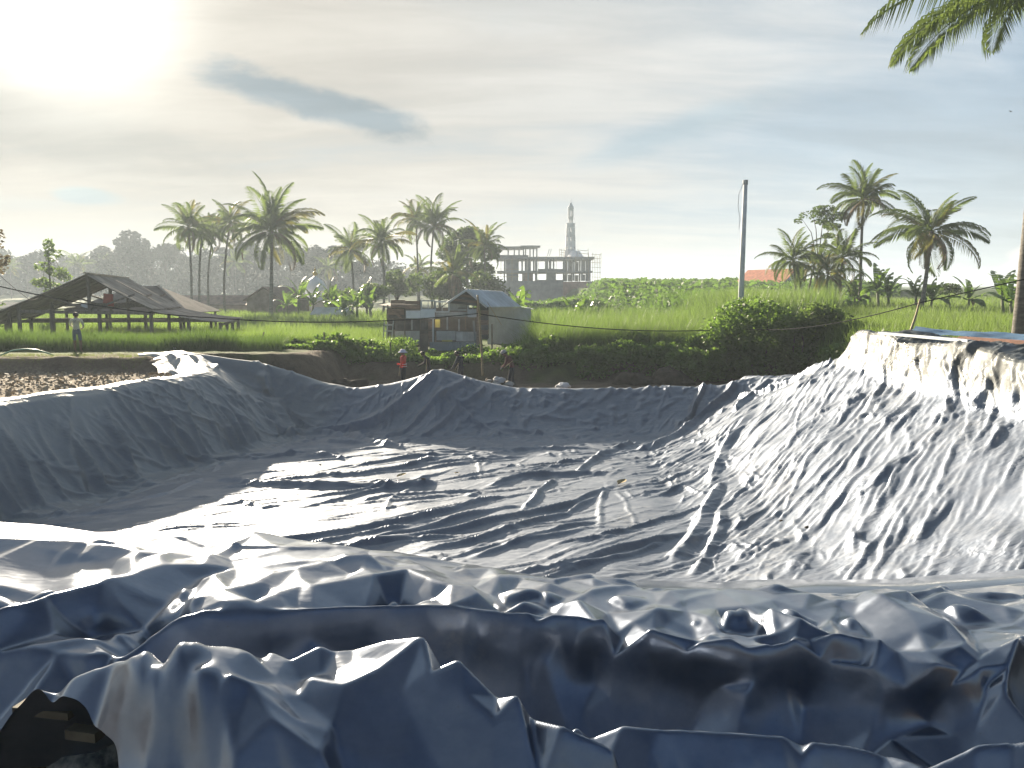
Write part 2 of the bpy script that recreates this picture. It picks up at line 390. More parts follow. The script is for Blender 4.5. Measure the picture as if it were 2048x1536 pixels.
def basin():
    # --- base shape: columns across (left bank ... right terrace), rows from the near bank to the far rim
    H0, W0 = 134, 240
    ys = np.interp(np.linspace(0, 1, H0), [0, .05, .09, .16, .22, .47, .66, .80, .86, .915, .94, 1.0], [5.4, 6.3, 7.2, 8.6, 10.2, 16.5, 22, 25.6, 27.2, 28.55, 28.95, 30.6])
    rowz = np.interp(ys, [5.4, 6.2, 7.2, 8.6, 10.0, 10.8], [2.55, 2.55, 2.2, 1.1, 0.12, -.3])
    s = np.linspace(0, 1, W0)
    ks = [0, .04, .075, .10, .175, .215, .26, .42, .52, .58, .66, .755, .83, .90, .93, 1.0]
    X = np.zeros((H0, W0)); Z = np.zeros((H0, W0))
    for i, y in enumerate(ys):
        cl = np.interp(y, [5, 10, 18.8, 24, 26, 27.6, 29, 31], [-14.6, -14.4, -12.5, -10.5, -10.1, -10.9, -12.3, -12.8])
        bl = np.interp(y, [5, 10, 16.9, 27.4, 31], [-13.2, -12.7, -10.8, -7.5, -6.8])
        br = np.interp(y, [8, 14, 24, 28, 31], [3.3, 3.6, 4.3, 5.6, 6.2])
        bb = np.interp(y, [5, 14, 22, 25, 28, 31], [9.1, 9.25, 9.6, 9.9, 9.5, 9.4])       # foot of the terrace
        tw = np.interp(y, [21.9, 22.6, 24.5], [.30, .5, .8])
        h_b = np.interp(y, [5, 14, 21.5, 23.4, 25.2, 28, 31], [2.8, 2.75, 2.85, 2.75, 2.42, 1.85, 1.7])
        h_t = np.interp(y, [5, 14, 21.7, 22.5, 23.4, 25.2, 28, 31], [3.75, 3.82, 3.86, 3.70, 2.95, 2.47, 1.9, 1.7])
        zl = np.interp(y, [5, 18, 25, 26.5, 28.2, 29.4, 31], [2.45, 2.40, 2.32, 2.40, 2.72, 2.82, 2.5])
        kx = [cl - 1.9, cl - .75, cl - .2, cl + .12, bl - .12, bl + .35, bl + 1.6, -2.5, 1.5, br, br + (bb - br) * .30, br + (bb - br) * .68, bb - .12, bb + tw * .8, bb + tw, bb + tw + 1.3]
        kz = [zl - .25, zl - .02, zl + .02, zl - .12, .12, 0.0, 0.0, 0.0, 0.0, .03, h_b * .18, h_b * .60, h_b, h_t - .05, h_t, h_t + .02]
        X[i] = np.interp(s, ks, kx); Z[i] = np.interp(s, ks, kz)
    Y = np.repeat(ys[:, None], W0, 1)
    # far bank with its heap, then near bank
    fx = np.array([-12, -9.5, -8.3, -7.0, -6.0, -4.6, -2.7, -1.2, .5, 2.3, 5, 7, 9, 12.0])
    fz = np.array([2.75, 2.45, 2.05, 1.62, 1.47, 1.62, 2.16, 1.72, 1.46, 1.42, 1.46, 1.58, 1.7, 1.85])
    crest = np.interp(X, fx, fz); yfoot = np.interp(X, [-8, -4, -2.7, -1, 3, 8], [27.4, 27.2, 26.6, 26.8, 27.0, 26.2])
    ycr = np.interp(X, [-8, -2.7, 3, 10], [29.0, 29.2, 29.0, 28.6])
    ff = np.clip((Y - yfoot) / (ycr - yfoot), 0, 1.15)
    far = crest * (1.06 * ff ** 1.15) - .02
    far = np.where(Y > ycr, crest - (crest - .92) * sstep(Y, ycr, ycr + 1.5), np.minimum(far, crest))
    far = np.where(Y < yfoot - .1, -1, far)
    near = np.repeat(rowz[:, None], W0, 1) + .15 * sstep(X, 3, 7)
    near = np.where(Y > 10.8, -1, near)
    def smax(a, b, k=0.12): return 0.5 * (a + b + np.sqrt((a - b) ** 2 + k * k)) - .0
    Z = smax(smax(Z, far), near) - 0.06
    # unevenness of the soil below
    Z += 0.05 * fbm(X * .7, Y * .7, 3, 3) + .09 * sstep(X, 4.2, 6.5) * fbm(X * .55 + 3, Y * .55, 3, 9)
    B = blur(np.stack([X, Y, Z], -1), 1).astype(np.float32)
    for lev in range(2): B = up2(B).astype(np.float32)
    H, W = B.shape[:2]; N = normals(B).astype(np.float32); x, y = B[..., 0], B[..., 1]
    S = np.linspace(0, 1, W)[None, :] * np.ones((H, 1))
    dU = np.linalg.norm(np.diff(B, axis=1), axis=2); U = np.concatenate([np.zeros((H, 1)), np.cumsum(dU, 1)], 1); c0 = int(.22 * W); U = U - U[:, c0:c0 + 1] + x[:, c0:c0 + 1]
    dV = np.linalg.norm(np.diff(B[:, W // 2], axis=0), axis=1); V = np.concatenate([[0], np.cumsum(dV)]) + ys[0]; V = np.repeat(V[:, None], W, 1)
    U = U.astype(np.float32); V = V.astype(np.float32)
    wallL = sstep(S, .07, .10) * (1 - sstep(S, .18, .22)); slopeR = sstep(S, .56, .62) * (1 - sstep(S, .82, .84)); block = sstep(S, .825, .84) * (1 - sstep(S, .93, .95))
    floor = sstep(S, .20, .24) * (1 - sstep(S, .56, .60)) * sstep(y, 9, 11) * (1 - sstep(y, 26.4, 27.3)); farw = sstep(y, 26.4, 27.2) * sstep(S, .16, .2)
    D = np.zeros((H, W), np.float32)
    for k, (pp, hh, ww) in enumerate(FLOOR_FOLDS):
        pts = []
        for (px, py) in pp:
            q = on_z(px, py, 0.04); pts.append((q.x, q.y, 0))
        wob = .07 * fbm(x * 1.1 + k, y * 1.1, 2, 40 + k)
        d, v, pr = poly_dist(x + wob, y + wob * .6, pts)
        taper = np.clip(np.minimum(pr, 1 - pr) * 6, .12, 1) * (.85 + .3 * vnoise(pr * 9 + k, pr * 0, 3))
        D = np.maximum(D, hh * 1.45 * taper * np.clip(1 - d / (ww * .72), 0, 1) ** .9)
    for pp, hh, ww in ([(-3.0, 28.9), (-5.2, 27.8), (-7.3, 27.1), (-7.8, 26.4)], .22, .25), ([(-1.8, 28.9), (-3.4, 27.6), (-4.4, 26.4)], .14, .16), ([(-1.0, 28.8), (-2.8, 27.0), (-3.8, 25.6)], .12, .13), \
                      ([(8.2, 28.5), (6.6, 27.0), (5.4, 25.4), (4.2, 23.8)], .18, .20), ([(9.3, 27.4), (8.3, 26.6), (7.6, 25.6)], .18, .18), ([(-9.3, 28.6), (-8.6, 27.6), (-7.7, 26.7)], .20, .20), \
                      ([(10.2, 23.2), (9.3, 25.6), (8.2, 27.4)], .17, .18):
        d, v, pr = poly_dist(x + .1 * fbm(x, y, 2, 5), y, [(a_, b_, 0) for a_, b_ in pp]); D = np.maximum(D, hh * np.clip(1 - d / ww, 0, 1))
    cr = []
    def scatter(n, u0, u1, v0, v1, th, ths, L, w, h, asym=1.0):
        for _ in range(n):
            ll = L[0] + (L[1] - L[0]) * rng.random() ** 1.7; ww = w[0] + (w[1] - w[0]) * rng.random() ** 1.5
            cr.append((u0 + (u1 - u0) * rng.random(), v0 + (v1 - v0) * rng.random(), th + ths * rng.normal(), ll, ww, h * ww * (.5 + rng.random()), rng.normal() * .12, asym))
    base_u = lambda yy: np.interp(yy, [5, 10, 16.9, 27.4, 31], [-13.2, -12.7, -10.8, -7.5, -6.8]) + .35
    # floor: long low creases fanning from the right-hand corner, crumples
    scatter(300, -12, 4, 10, 27, R(31), .16, (.7, 3.0), (.028, .055), .75); scatter(110, -12, 4, 10, 27, R(5), .35, (.3, 1.2), (.028, .05), .6); scatter(60, -1, 5, 19, 26, R(70), .5, (.2, .8), (.04, .10), .5)
    scatter(110, -9, 5, 23.5, 27, R(0), .20, (.5, 2.0), (.04, .10), .45)
    for _ in range(46): cr.append((-11 + 14.5 * rng.random(), 12 + 13 * rng.random(), R(33) + .12 * rng.normal(), 1.2 + 2.0 * rng.random(), .05 + .05 * rng.random(), .045 + .05 * rng.random(), .08 * rng.normal(), .5))
    for _ in range(40): cr.append((5 + 6.5 * rng.random(), 10 + 15 * rng.random(), R(40) + .08 * rng.normal(), 1.2 + 1.6 * rng.random(), .05 + .04 * rng.random(), .032 + .03 * rng.random(), .06 * rng.normal(), .5))
    # right-hand slope: dense slanting wrinkles
    scatter(620, 3.6, 11.8, 8.5, 28, R(40), .09, (.8, 3.2), (.028, .055), .46); scatter(150, 3.6, 11.8, 8.5, 28, R(45), .2, (.2, .8), (.03, .055), .5); scatter(150, 3.4, 6.5, 9, 27, R(20), .30, (.2, 1.0), (.035, .08), .5); scatter(30, 4, 11, 10, 26, R(42), .15, (.8, 2.2), (.09, .14), .5)
    scatter(50, 4.2, 6.2, 9, 26, R(75), .4, (.25, .8), (.06, .13), .5); scatter(300, 8.5, 12, 9, 27, R(15), .35, (.2, 1.0), (.03, .12), .45)
    # left bank: drapes running down the slope, small creases across the crest
    for k in range(95):
        yy = 8 + 21 * (k + rng.random()) / 95; b0 = base_u(yy); L_ = .9 + .7 * rng.random()
        cr.append((b0 - 2.6 + 1.5 * rng.random(), yy, R(167) + .13 * rng.normal() - .010 * (28 - yy), L_, .05 + .08 * rng.random() ** 1.5, .05 + .07 * rng.random(), .10 * rng.normal(), .6 + .8 * rng.random()))
    for k in range(17):
        yy = 8.5 + 20 * (k + rng.random()) / 17; b0 = base_u(yy)
        cr.append((b0 - 1.6 + .5 * rng.random(), yy, R(162) + .14 * rng.normal(), 1.5 + .3 * rng.random(), .10 + .09 * rng.random(), .15 + .10 * rng.random(), .12 * rng.normal(), .5))
    for _ in range(80):
        yy = 8 + 21 * rng.random(); b0 = base_u(yy)
        cr.append((b0 - 3.5 + .9 * rng.random(), yy, R(155) + .35 * rng.normal(), .2 + .4 * rng.random(), .04 + .07 * rng.random(), .025 + .03 * rng.random(), .2 * rng.normal(), 1.0))
    for _ in range(40):
        yy = 9 + 18 * rng.random(); b0 = base_u(yy)
        cr.append((b0 - .2 + .5 * rng.random(), yy, R(75) + .5 * rng.normal(), .15 + .5 * rng.random(), .05 + .08 * rng.random(), .03 + .03 * rng.random(), .2 * rng.normal(), 1.0))
    scatter(34, -13, -8.5, 27.4, 29.6, R(120), .4, (.4, 1.1), (.07, .14), .45)
    # far bank
    scatter(330, -10, 10, 26.6, 29.9, R(60), .45, (.15, .9), (.04, .15), .42); scatter(220, -10, 10, 27, 30, R(5), .4, (.2, .8), (.04, .13), .4); scatter(170, -10, 10, 29.0, 30.2, R(80), .4, (.12, .4), (.04, .12), .5)
    # terrace face: hanging pleats; its top edge
    for _ in range(90):
        cr.append((np.interp(12.6, [0, 30], [12.0, 12.9]) + .9 * rng.normal() * .5, 9 + 14 * rng.random(), R(0) + .16 * rng.normal(), .2 + .6 * rng.random(), .05 + .12 * rng.random(), .03 + .03 * rng.random(), .2 * rng.normal(), 1.0))
    rows = V[:, 0]
    for (u, v, th, L, w, h, cv, asym) in cr:
        e = L + 2.2 * w; i0, i1 = np.searchsorted(rows, [v - e, v + e]); 
        if i1 - i0 < 3: continue
        um = U[(i0 + i1) // 2 if (i0 + i1) // 2 < H else H - 1]; j0, j1 = np.searchsorted(um, [u - e - .3, u + e + .3])
        if j1 - j0 < 3: continue
        uu = U[i0:i1, j0:j1] - u; vv = V[i0:i1, j0:j1] - v; ct, st = math.cos(th), math.sin(th)
        p = uu * ct + vv * st; q = -uu * st + vv * ct + cv * (p * p) / L + .25 * w * np.sin(p / w * .5 + u * 7)
        pr = np.where(q > 0, 1 - q / (w * (1 + asym)), 1 + q / w); tp_ = np.clip(1 - (p / L) ** 2, 0, 1)
        pr = np.clip(pr - .35 * (1 - tp_), 0, 1) ** 1.25
        D[i0:i1, j0:j1] += (h * tp_ * pr).astype(np.float32)
    D += .005 * fbm(x * 1.6, y * 1.6, 2, 95).astype(np.float32)
    # broad hanging billows of the terrace cover
    D += (block * .06 * np.clip(1 - np.abs(fbm(y * 1.1, S * 5, 2, 81)) - .3, 0, 1)).astype(np.float32)
    P = B + N * (np.clip(D, -.02, None) + .012)[..., None]
    pin = np.zeros((H, W, 1), np.float32); pin[:2] = 1; pin[-2:] = 1; pin[:, :2] = 1; pin[:, -2:] = 1
    Ls = rest(P, np.zeros((H, W), np.float32))
    P = relax(P, Ls, 2, lambda P, Q: P, .0001, bend=.3, pin=pin, damp=.3)
    return P

FX, FY, BEND, N1, N2, SAG, FX2, GM, LEAN, BL = .004, .004, .4, 8, 6, .12, .002, 5.0, .24, 1
def loose_corner(x): return np.interp(x, [-7, -2.75, -2.5, -2.28, -2.05, -1.82, -1.66, -1.52, -1.35, -1.1, 7], [3.72, 3.72, 3.68, 3.60, 3.52, 3.34, 3.0, 2.6, 2.3, 2.0, 2.0])
FRONT_FOLDS = [  # creases of the crumpled edge: pixels, guessed height of the surface, relief, width
    ([(362, 1280), (385, 1320), (402, 1370), (400, 1410), (375, 1470)], 3.1, .10, .055), ([(395, 1300), (440, 1330), (462, 1375), (470, 1430), (450, 1500)], 3.1, .11, .05), ([(478, 1355), (500, 1400), (545, 1445), (610, 1492), (680, 1520)], 3.0, .06, .05),
    ([(240, 1375), (280, 1380), (340, 1372), (400, 1380)], 3.05, .035, .05), ([(180, 1370), (215, 1400), (260, 1470)], 2.9, .07, .06), ([(250, 1475), (330, 1480), (400, 1492)], 2.85, .06, .05), ([(690, 1372), (760, 1395), (850, 1420), (930, 1442)], 3.0, .045, .03),
    ([(852, 1280), (890, 1360), (960, 1430), (1040, 1500)], 3.0, .06, .05), ([(870, 1300), (950, 1380), (1030, 1460), (1050, 1530)], 2.95, .05, .04), ([(560, 1330), (620, 1350), (690, 1372)], 3.1, .04, .04), ([(455, 1300), (500, 1330), (530, 1350), (480, 1370)], 3.12, .05, .035),
    ([(540, 1425), (590, 1395), (620, 1380)], 3.0, .035, .04), ([(640, 1290), (690, 1330), (700, 1372)], 3.1, .05, .05), ([(700, 1305), (712, 1340), (690, 1370)], 3.1, .05, .04), ([(1080, 1330), (1150, 1345), (1190, 1366)], 2.55, .07, .07), ([(1265, 1368), (1320, 1345), (1400, 1310)], 2.55, .07, .07),
    ([(1190, 1366), (1150, 1310), (1100, 1290)], 2.6, .05, .08), ([(940, 1275), (960, 1300), (1060, 1340)], 2.65, .07, .06), ([(1480, 1372), (1540, 1350), (1600, 1340), (1680, 1300)], 2.65, .08, .07), ([(1500, 1376), (1515, 1430), (1530, 1480)], 2.6, .07, .06),
    ([(1540, 1445), (1620, 1420), (1700, 1450), (1760, 1500)], 2.6, .06, .06), ([(1705, 1255), (1725, 1320), (1750, 1388)], 2.7, .07, .05), ([(1880, 1368), (1930, 1350), (1950, 1320)], 2.75, .07, .05), ([(1150, 1452), (1240, 1500), (1260, 1480)], 2.8, .06, .05),
    ([(1880, 1540), (1960, 1490), (2060, 1478)], 2.75, .09, .06), ([(1150, 1455), (1400, 1462), (1600, 1500), (1720, 1540)], 2.72, .07, .05), ([(1180, 1470), (1300, 1500), (1420, 1540)], 2.7, .05, .04), ([(1990, 1320), (2010, 1400), (2048, 1440)], 2.75, .08, .06),
    ([(860, 1195), (905, 1235), (885, 1275)], 2.68, .08, .08), ([(1000, 1202), (1045, 1250), (1110, 1300)], 2.66, .09, .08), ([(1185, 1215), (1150, 1262), (1190, 1335)], 2.62, .09, .08), ([(620, 1200), (645, 1235), (600, 1260)], 2.75, .07, .07), ([(1335, 1250), (1300, 1300), (1268, 1366)], 2.6, .09, .08), ([(1480, 1272), (1505, 1320), (1490, 1375)], 2.62, .08, .08), ([(740, 1195), (760, 1230), (790, 1262)], 2.7, .07, .07), ([(1610, 1256), (1580, 1320), (1600, 1400)], 2.62, .08, .08),
    # top of the near bank
    ([(0, 1085), (140, 1092), (270, 1082), (330, 1060)], 2.95, .035, .10), ([(130, 1105), (165, 1085), (200, 1070), (280, 1075)], 2.95, .03, .06), ([(170, 1100), (240, 1100), (290, 1090), (280, 1115), (330, 1120)], 2.95, .05, .05), ([(345, 1100), (410, 1115), (430, 1095)], 2.95, .05, .06),
    ([(370, 1172), (410, 1165), (440, 1130), (420, 1100)], 2.95, .07, .06), ([(410, 1190), (500, 1160), (560, 1120)], 2.95, .05, .06), ([(380, 1225), (430, 1205), (520, 1165), (640, 1120)], 2.93, .07, .07), ([(540, 1160), (600, 1140), (680, 1110), (720, 1100)], 2.95, .04, .06),
    ([(930, 1110), (960, 1150), (1010, 1185)], 2.95, .04, .05), ([(970, 1118), (1100, 1142), (1180, 1152)], 2.93, .06, .06), ([(1150, 1170), (1300, 1190), (1420, 1200)], 2.92, .03, .06), ([(1400, 1225), (1440, 1245), (1530, 1250)], 2.92, .05, .05), ([(1420, 1200), (1520, 1232), (1590, 1236)], 2.93, .03, .03),
    ([(1770, 1200), (1800, 1240), (1835, 1290)], 2.92, .08, .05), ([(1810, 1190), (1870, 1240), (1915, 1295)], 2.92, .06, .05), ([(1520, 1180), (1600, 1200), (1680, 1190)], 2.93, .04, .06), ([(1930, 1250), (1980, 1235), (2040, 1262)], 2.92, .06, .06), ([(1980, 1190), (2020, 1240), (2060, 1280)], 2.93, .05, .05)]
from mathutils.geometry import delaunay_2d_cdt
def facets(X, Y, Z, lines, seed=5):
    """stiff sheet: flat facets between fold lines, as a triangulation of crest, flank and slack points, sampled on the grid"""
    r = np.random.default_rng(seed); xs = X[0]; ysg = Y[:, 0]; H, W = Z.shape
    def zat(x, y):
        j = np.clip(np.interp(x, xs, np.arange(W)), 0, W - 1.01); i = np.clip(np.interp(y, ysg, np.arange(H)), 0, H - 1.01); ii, jj = int(i), int(j); f, g = i - ii, j - jj
        return (Z[ii, jj] * (1 - f) + Z[ii + 1, jj] * f) * (1 - g) + (Z[ii, jj + 1] * (1 - f) + Z[ii + 1, jj + 1] * f) * g
    pts = []
    def ok(x, y, rad):
        return all((x - p[0]) ** 2 + (y - p[1]) ** 2 > rad * rad for p in pts)
    def add(x, y, z, rad=.03):
        if x0_ < x < x1_ and y0_ < y < y1_ and ok(x, y, rad): pts.append((x, y, z))
    x0_, x1_, y0_, y1_ = xs[0] + .02, xs[-1] - .02, ysg[0] + .02, ysg[-1] - .02
    for L in lines:
        for (a, b) in zip(L[:-1], L[1:]):
            n = max(1, int(math.hypot(b[0] - a[0], b[1] - a[1]) / .16))
            for k in range(n):
                f = k / n; x, y = a[0] + (b[0] - a[0]) * f, a[1] + (b[1] - a[1]) * f
                add(x + .006 * r.normal(), y + .006 * r.normal(), max(a[2] + (b[2] - a[2]) * f, zat(x, y)) + .003 * r.normal())
        add(*L[-1][:2], L[-1][2])
    for L in lines:                                        # hollows running along both sides of a crest
        for k, (x, y, z) in enumerate(L):
            q0, q1 = L[max(0, k - 1)], L[min(len(L) - 1, k + 1)]; dx, dy = q1[0] - q0[0], q1[1] - q0[1]; l = math.hypot(dx, dy) + 1e-6
            low = z < 2.9
            if k % 2 and not low: continue
            for sg in (-1, 1): o = sg * (.20 + .14 * r.random()); X_, Y_ = x - dy / l * o, y + dx / l * o; add(X_, Y_, zat(X_, Y_) - (.05 + .06 * r.random() if low else .02 + .03 * r.random()), .12)
    for (pp, zz, hh, ww) in FRONT_FOLDS:
        hh *= .8
        L = [tuple(on_z(px, py, zz)) for px, py in pp]; n = len(L)
        for k, (x, y, z) in enumerate(L):
            tp_ = .35 if k in (0, n - 1) else 1.0; add(x, y, zat(x, y) + hh * 1.25 * tp_, .085)
            q0, q1 = L[max(0, k - 1)], L[min(n - 1, k + 1)]; dx, dy = q1[0] - q0[0], q1[1] - q0[1]; l = math.hypot(dx, dy) + 1e-6
            for sg in (-1, 1):
                o = ww * (1.3 + 1.2 * r.random()) * sg; add(x - dy / l * o, y + dx / l * o, zat(x - dy / l * o, y + dx / l * o) - .012 * r.random(), .06)
    for _ in range(2600):
        x = xs[0] + (xs[-1] - xs[0]) * r.random(); y = ysg[0] + (ysg[-1] - ysg[0]) * r.random(); onbank = y > 4.9
        rad = .20 + .30 * r.random() if not onbank else .16 + .26 * r.random()
        add(x, y, zat(x, y) + (.012 if not onbank else .009) * r.normal(), rad)
    for k in range(40):
        for (x, y) in ((xs[0] + (xs[-1] - xs[0]) * k / 39, ysg[0]), (xs[0] + (xs[-1] - xs[0]) * k / 39, ysg[-1]), (xs[0], ysg[0] + (ysg[-1] - ysg[0]) * k / 39), (xs[-1], ysg[0] + (ysg[-1] - ysg[0]) * k / 39)): pts.append((x, y, zat(x, y)))
    vo, eo, fo, ov, oe, of = delaunay_2d_cdt([Vector(p[:2]) for p in pts], [], [], 0, 1e-5)
    zz = [pts[o[0]][2] if o else zat(v.x, v.y) for v, o in zip(vo, ov)]
    out = Z.copy()
    for t in fo:
        (ax, ay), (bx, by), (cx, cy) = [vo[k] for k in t]; za, zb, zc = [zz[k] for k in t]
        j0, j1 = np.searchsorted(xs, [min(ax, bx, cx), max(ax, bx, cx)]); i0, i1 = np.searchsorted(ysg, [min(ay, by, cy), max(ay, by, cy)])
        if j1 <= j0 or i1 <= i0: continue
        x_, y_ = X[i0:i1, j0:j1], Y[i0:i1, j0:j1]; det = (by - cy) * (ax - cx) + (cx - bx) * (ay - cy)
        if abs(det) < 1e-9: continue
        l1 = ((by - cy) * (x_ - cx) + (cx - bx) * (y_ - cy)) / det; l2 = ((cy - ay) * (x_ - cx) + (ax - cx) * (y_ - cy)) / det; l3 = 1 - l1 - l2
        m = (l1 >= -1e-6) & (l2 >= -1e-6) & (l3 >= -1e-6); out[i0:i1, j0:j1][m] = (l1 * za + l2 * zb + l3 * zc)[m]
    return out
def front():
    TENTS = [  # crest lines of the crumpled near edge: photograph pixels with height, steepness
        ([(0, 1211, 2.98), (190, 1148, 2.98), (350, 1118, 2.96), (420, 1108, 2.93)], 1.0), ([(-60, 1222, 2.8), (0, 1234, 2.78), (120, 1262, 2.78), (227, 1307, 2.74)], 1.1),
        ([(-80, 1302, 2.74), (0, 1305, 2.74), (240, 1312, 2.76)], 1.3),
        ([(395, 1270, 2.76), (540, 1245, 2.76), (700, 1232, 2.76), (800, 1222, 2.72)], 1.15),
        ([(370, 1226, 2.93), (540, 1200, 2.94), (700, 1192, 2.94), (850, 1190, 2.94), (1000, 1197, 2.94), (1200, 1212, 2.93), (1290, 1238, 2.92), (1380, 1262, 2.87), (1470, 1270, 2.86), (1560, 1250, 2.92), (1650, 1238, 2.95), (1720, 1245, 2.94), (1830, 1305, 2.80), (1872, 1258, 2.93), (1922, 1305, 2.80), (2000, 1250, 2.93), (2060, 1250, 2.92)], 1.0),
        ([(55, 1368, 2.97), (150, 1345, 3.03), (230, 1315, 3.12), (300, 1290, 3.22), (360, 1275, 3.30), (460, 1286, 3.20), (540, 1312, 3.10), (640, 1296, 3.15), (710, 1303, 3.10), (780, 1281, 3.20), (845, 1273, 3.27), (920, 1320, 3.22), (1030, 1390, 3.12), (1130, 1455, 3.03), (1225, 1497, 2.94)], 1.35),
        ([(360, 1278, 3.28), (398, 1335, 3.22), (412, 1400, 3.08), (385, 1480, 2.92), (360, 1540, 2.8)], 1.5), ([(425, 1312, 3.20), (462, 1368, 3.14), (478, 1440, 3.02), (470, 1520, 2.9)], 1.7),
        ([(500, 1385, 3.10), (545, 1442, 3.02), (640, 1512, 2.90)], 1.2), ([(690, 1368, 3.08), (800, 1402, 3.02), (925, 1440, 2.93)], 1.4),
        ([(845, 1275, 3.26), (880, 1370, 3.12), (930, 1440, 2.98), (1030, 1500, 2.86)], 1.5),
        ([(1150, 1452, 2.80), (1250, 1452, 2.78), (1400, 1460, 2.75), (1560, 1478, 2.72), (1700, 1502, 2.70), (1850, 1545, 2.66)], 1.2),
        ([(1690, 1242, 2.93), (1715, 1310, 2.80), (1752, 1388, 2.64)], 1.2), ([(985, 1285, 2.72), (1090, 1325, 2.65), (1190, 1366, 2.52)], 1.1),
        ([(1268, 1368, 2.52), (1330, 1335, 2.60), (1480, 1295, 2.70), (1590, 1252, 2.88)], 1.1), ([(1490, 1376, 2.64), (1560, 1345, 2.68), (1690, 1300, 2.78)], 1.0),
        ([(1995, 1258, 2.95), (2000, 1380, 2.76), (2060, 1450, 2.66)], 1.1), ([(1850, 1545, 2.72), (1950, 1492, 2.82), (2060, 1480, 2.88)], 1.1),
        ([(1830, 1302, 2.86), (1790, 1200, 2.97), (1750, 1180, 2.98)], 1.0), ([(1920, 1300, 2.86), (1850, 1210, 2.98), (1800, 1172, 2.98)], 1.0), ([(1520, 1190, 2.97), (1640, 1240, 2.95)], .8),
        ([(0, 1075, 2.99), (200, 1085, 3.0), (330, 1100, 2.99)], .7), ([(420, 1170, 2.97), (560, 1130, 2.99), (740, 1105, 2.99)], .8), ([(370, 1222, 2.95), (480, 1190, 2.97), (620, 1150, 2.97)], .9), ([(640, 1150, 2.97), (820, 1120, 3.0), (960, 1160, 2.98)], .7)]
    yend, x0, x1 = 7.4, -5.4, 5.0
    H0, W0 = 120, 250
    def ycrest(x): return np.interp(x, [-7, -4.4, -2, 0, 1.5, 2.7, 3.5, 7], [6.85, 6.7, 6.25, 5.62, 5.22, 5.05, 5.3, 6.0])
    def yedge(x): return np.interp(x, [-7, -3.2, -2.7, -2.0, -.57, .56, 1.3, 1.85, 2.2, 2.6, 3.0, 7], [4.9, 4.95, 5.2, 5.0, 5.09, 4.9, 4.5, 4.66, 4.32, 4.5, 4.6, 4.9])
    H, W = 8 * 52 + 1, 8 * 104 + 1
    xs = np.linspace(x0, x1, W); v = np.linspace(0, 1, H) ** 1.25
    y0 = np.full(W, 2.25)
    X = np.repeat(xs[None], H, 0); Y = y0[None] + v[:, None] * (yend - y0)[None]
    wx = .10 * fbm(X * .9 + 4, Y * .9, 2, 201); wy = .10 * fbm(X * .9, Y * .9 + 9, 2, 205)
    yc, ye = ycrest(X), yedge(X) + .05 * fbm(X * 2, Y * 0, 2, 207)
    top = 2.86 + .04 * fbm(X * .9, Y * .9, 3, 11)
    prof_l = np.interp(Y, [2.0, 2.5, 3.0, 3.55, 4.0, 4.4], [2.2, 2.5, 2.70, 2.82, 2.45, 2.2]); prof_r = np.interp(Y, [2.0, 2.7, 3.3, 3.7, 4.1, 4.4], [2.1, 2.25, 2.45, 2.38, 2.25, 2.15])
    mxr = sstep(X, .0, .8); Fz = prof_l * (1 - mxr) + prof_r * mxr - .25
    tb = sstep(Y, ye - .22, ye + .02); S = Fz * (1 - tb) + top * tb
    S = np.where(Y > yc, S - .75 * (Y - yc) ** 1.2, S).astype(np.float32)
    # the slack sheet as a membrane hung over the soil and over the crest lines
    lines = [[tuple(on_z(px, py, zz)) for px, py, zz in pts] for pts, k in TENTS]
    Z = None
    for st_, its in ((8, 260), (4, 140), (2, 70), (1, 30)):
        xx, yy, O = X[::st_, ::st_], Y[::st_, ::st_], S[::st_, ::st_].copy(); h_ = (x1 - x0) / (W - 1) * st_
        for j, pts in enumerate(lines):
            wob = .05 * vnoise(xx * 1.7 + j * 5, yy * 1.7, 100 + j) + .012 * vnoise(xx * 9 + j, yy * 9, 140 + j)
            d, val, pr = poly_dist(xx + wob, yy + wob * .7, pts); O = np.where(d < .95 * h_, np.maximum(O, val + .012 * vnoise(pr * 11 + j, pr * 0, 160)), O)
        G = GM + .6 * GM * fbm(xx * .8, yy * .8, 2, 170)
        if Z is None: Z = O.copy()
        else:
            Zu = up2(Z); Z = np.maximum(Zu[:O.shape[0], :O.shape[1]], O)
        for _ in range(its):
            E = np.pad(Z, 1, 'edge'); Z = np.maximum(O, (E[:-2, 1:-1] + E[2:, 1:-1] + E[1:-1, :-2] + E[1:-1, 2:]) * .25 - G * h_ * h_ * .25)
    # drape it: the slack sheet relaxes over the soil, coarse to fine
    Z = facets(X, Y, Z, lines)
    r3 = np.random.default_rng(61)
    for k in range(95):                                    # thin taut creases pulled along the bank
        u, v_, th, L_ = -4.8 + 9.4 * r3.random(), 2.7 + 3.9 * r3.random(), R(6) + .28 * r3.normal(), .25 + .9 * r3.random() ** 1.4
        j0, j1 = np.searchsorted(xs, [u - L_ - .2, u + L_ + .2]); i0, i1 = np.searchsorted(Y[:, 0], [v_ - L_ * .7 - .2, v_ + L_ * .7 + .2])
        if j1 - j0 < 4 or i1 - i0 < 4: continue
        uu, vv = X[i0:i1, j0:j1] - u, Y[i0:i1, j0:j1] - v_; p = uu * math.cos(th) + vv * math.sin(th); q = -uu * math.sin(th) + vv * math.cos(th) + (.25 * r3.normal()) * p * p / L_
        Z[i0:i1, j0:j1] += (.010 + .020 * r3.random()) * np.clip(1 - (p / L_) ** 2, 0, 1) ** 1.3 * np.exp(-np.where(q > 0, q / .09, -q / .030))
    P = None; Zs = blur(Z, BL)
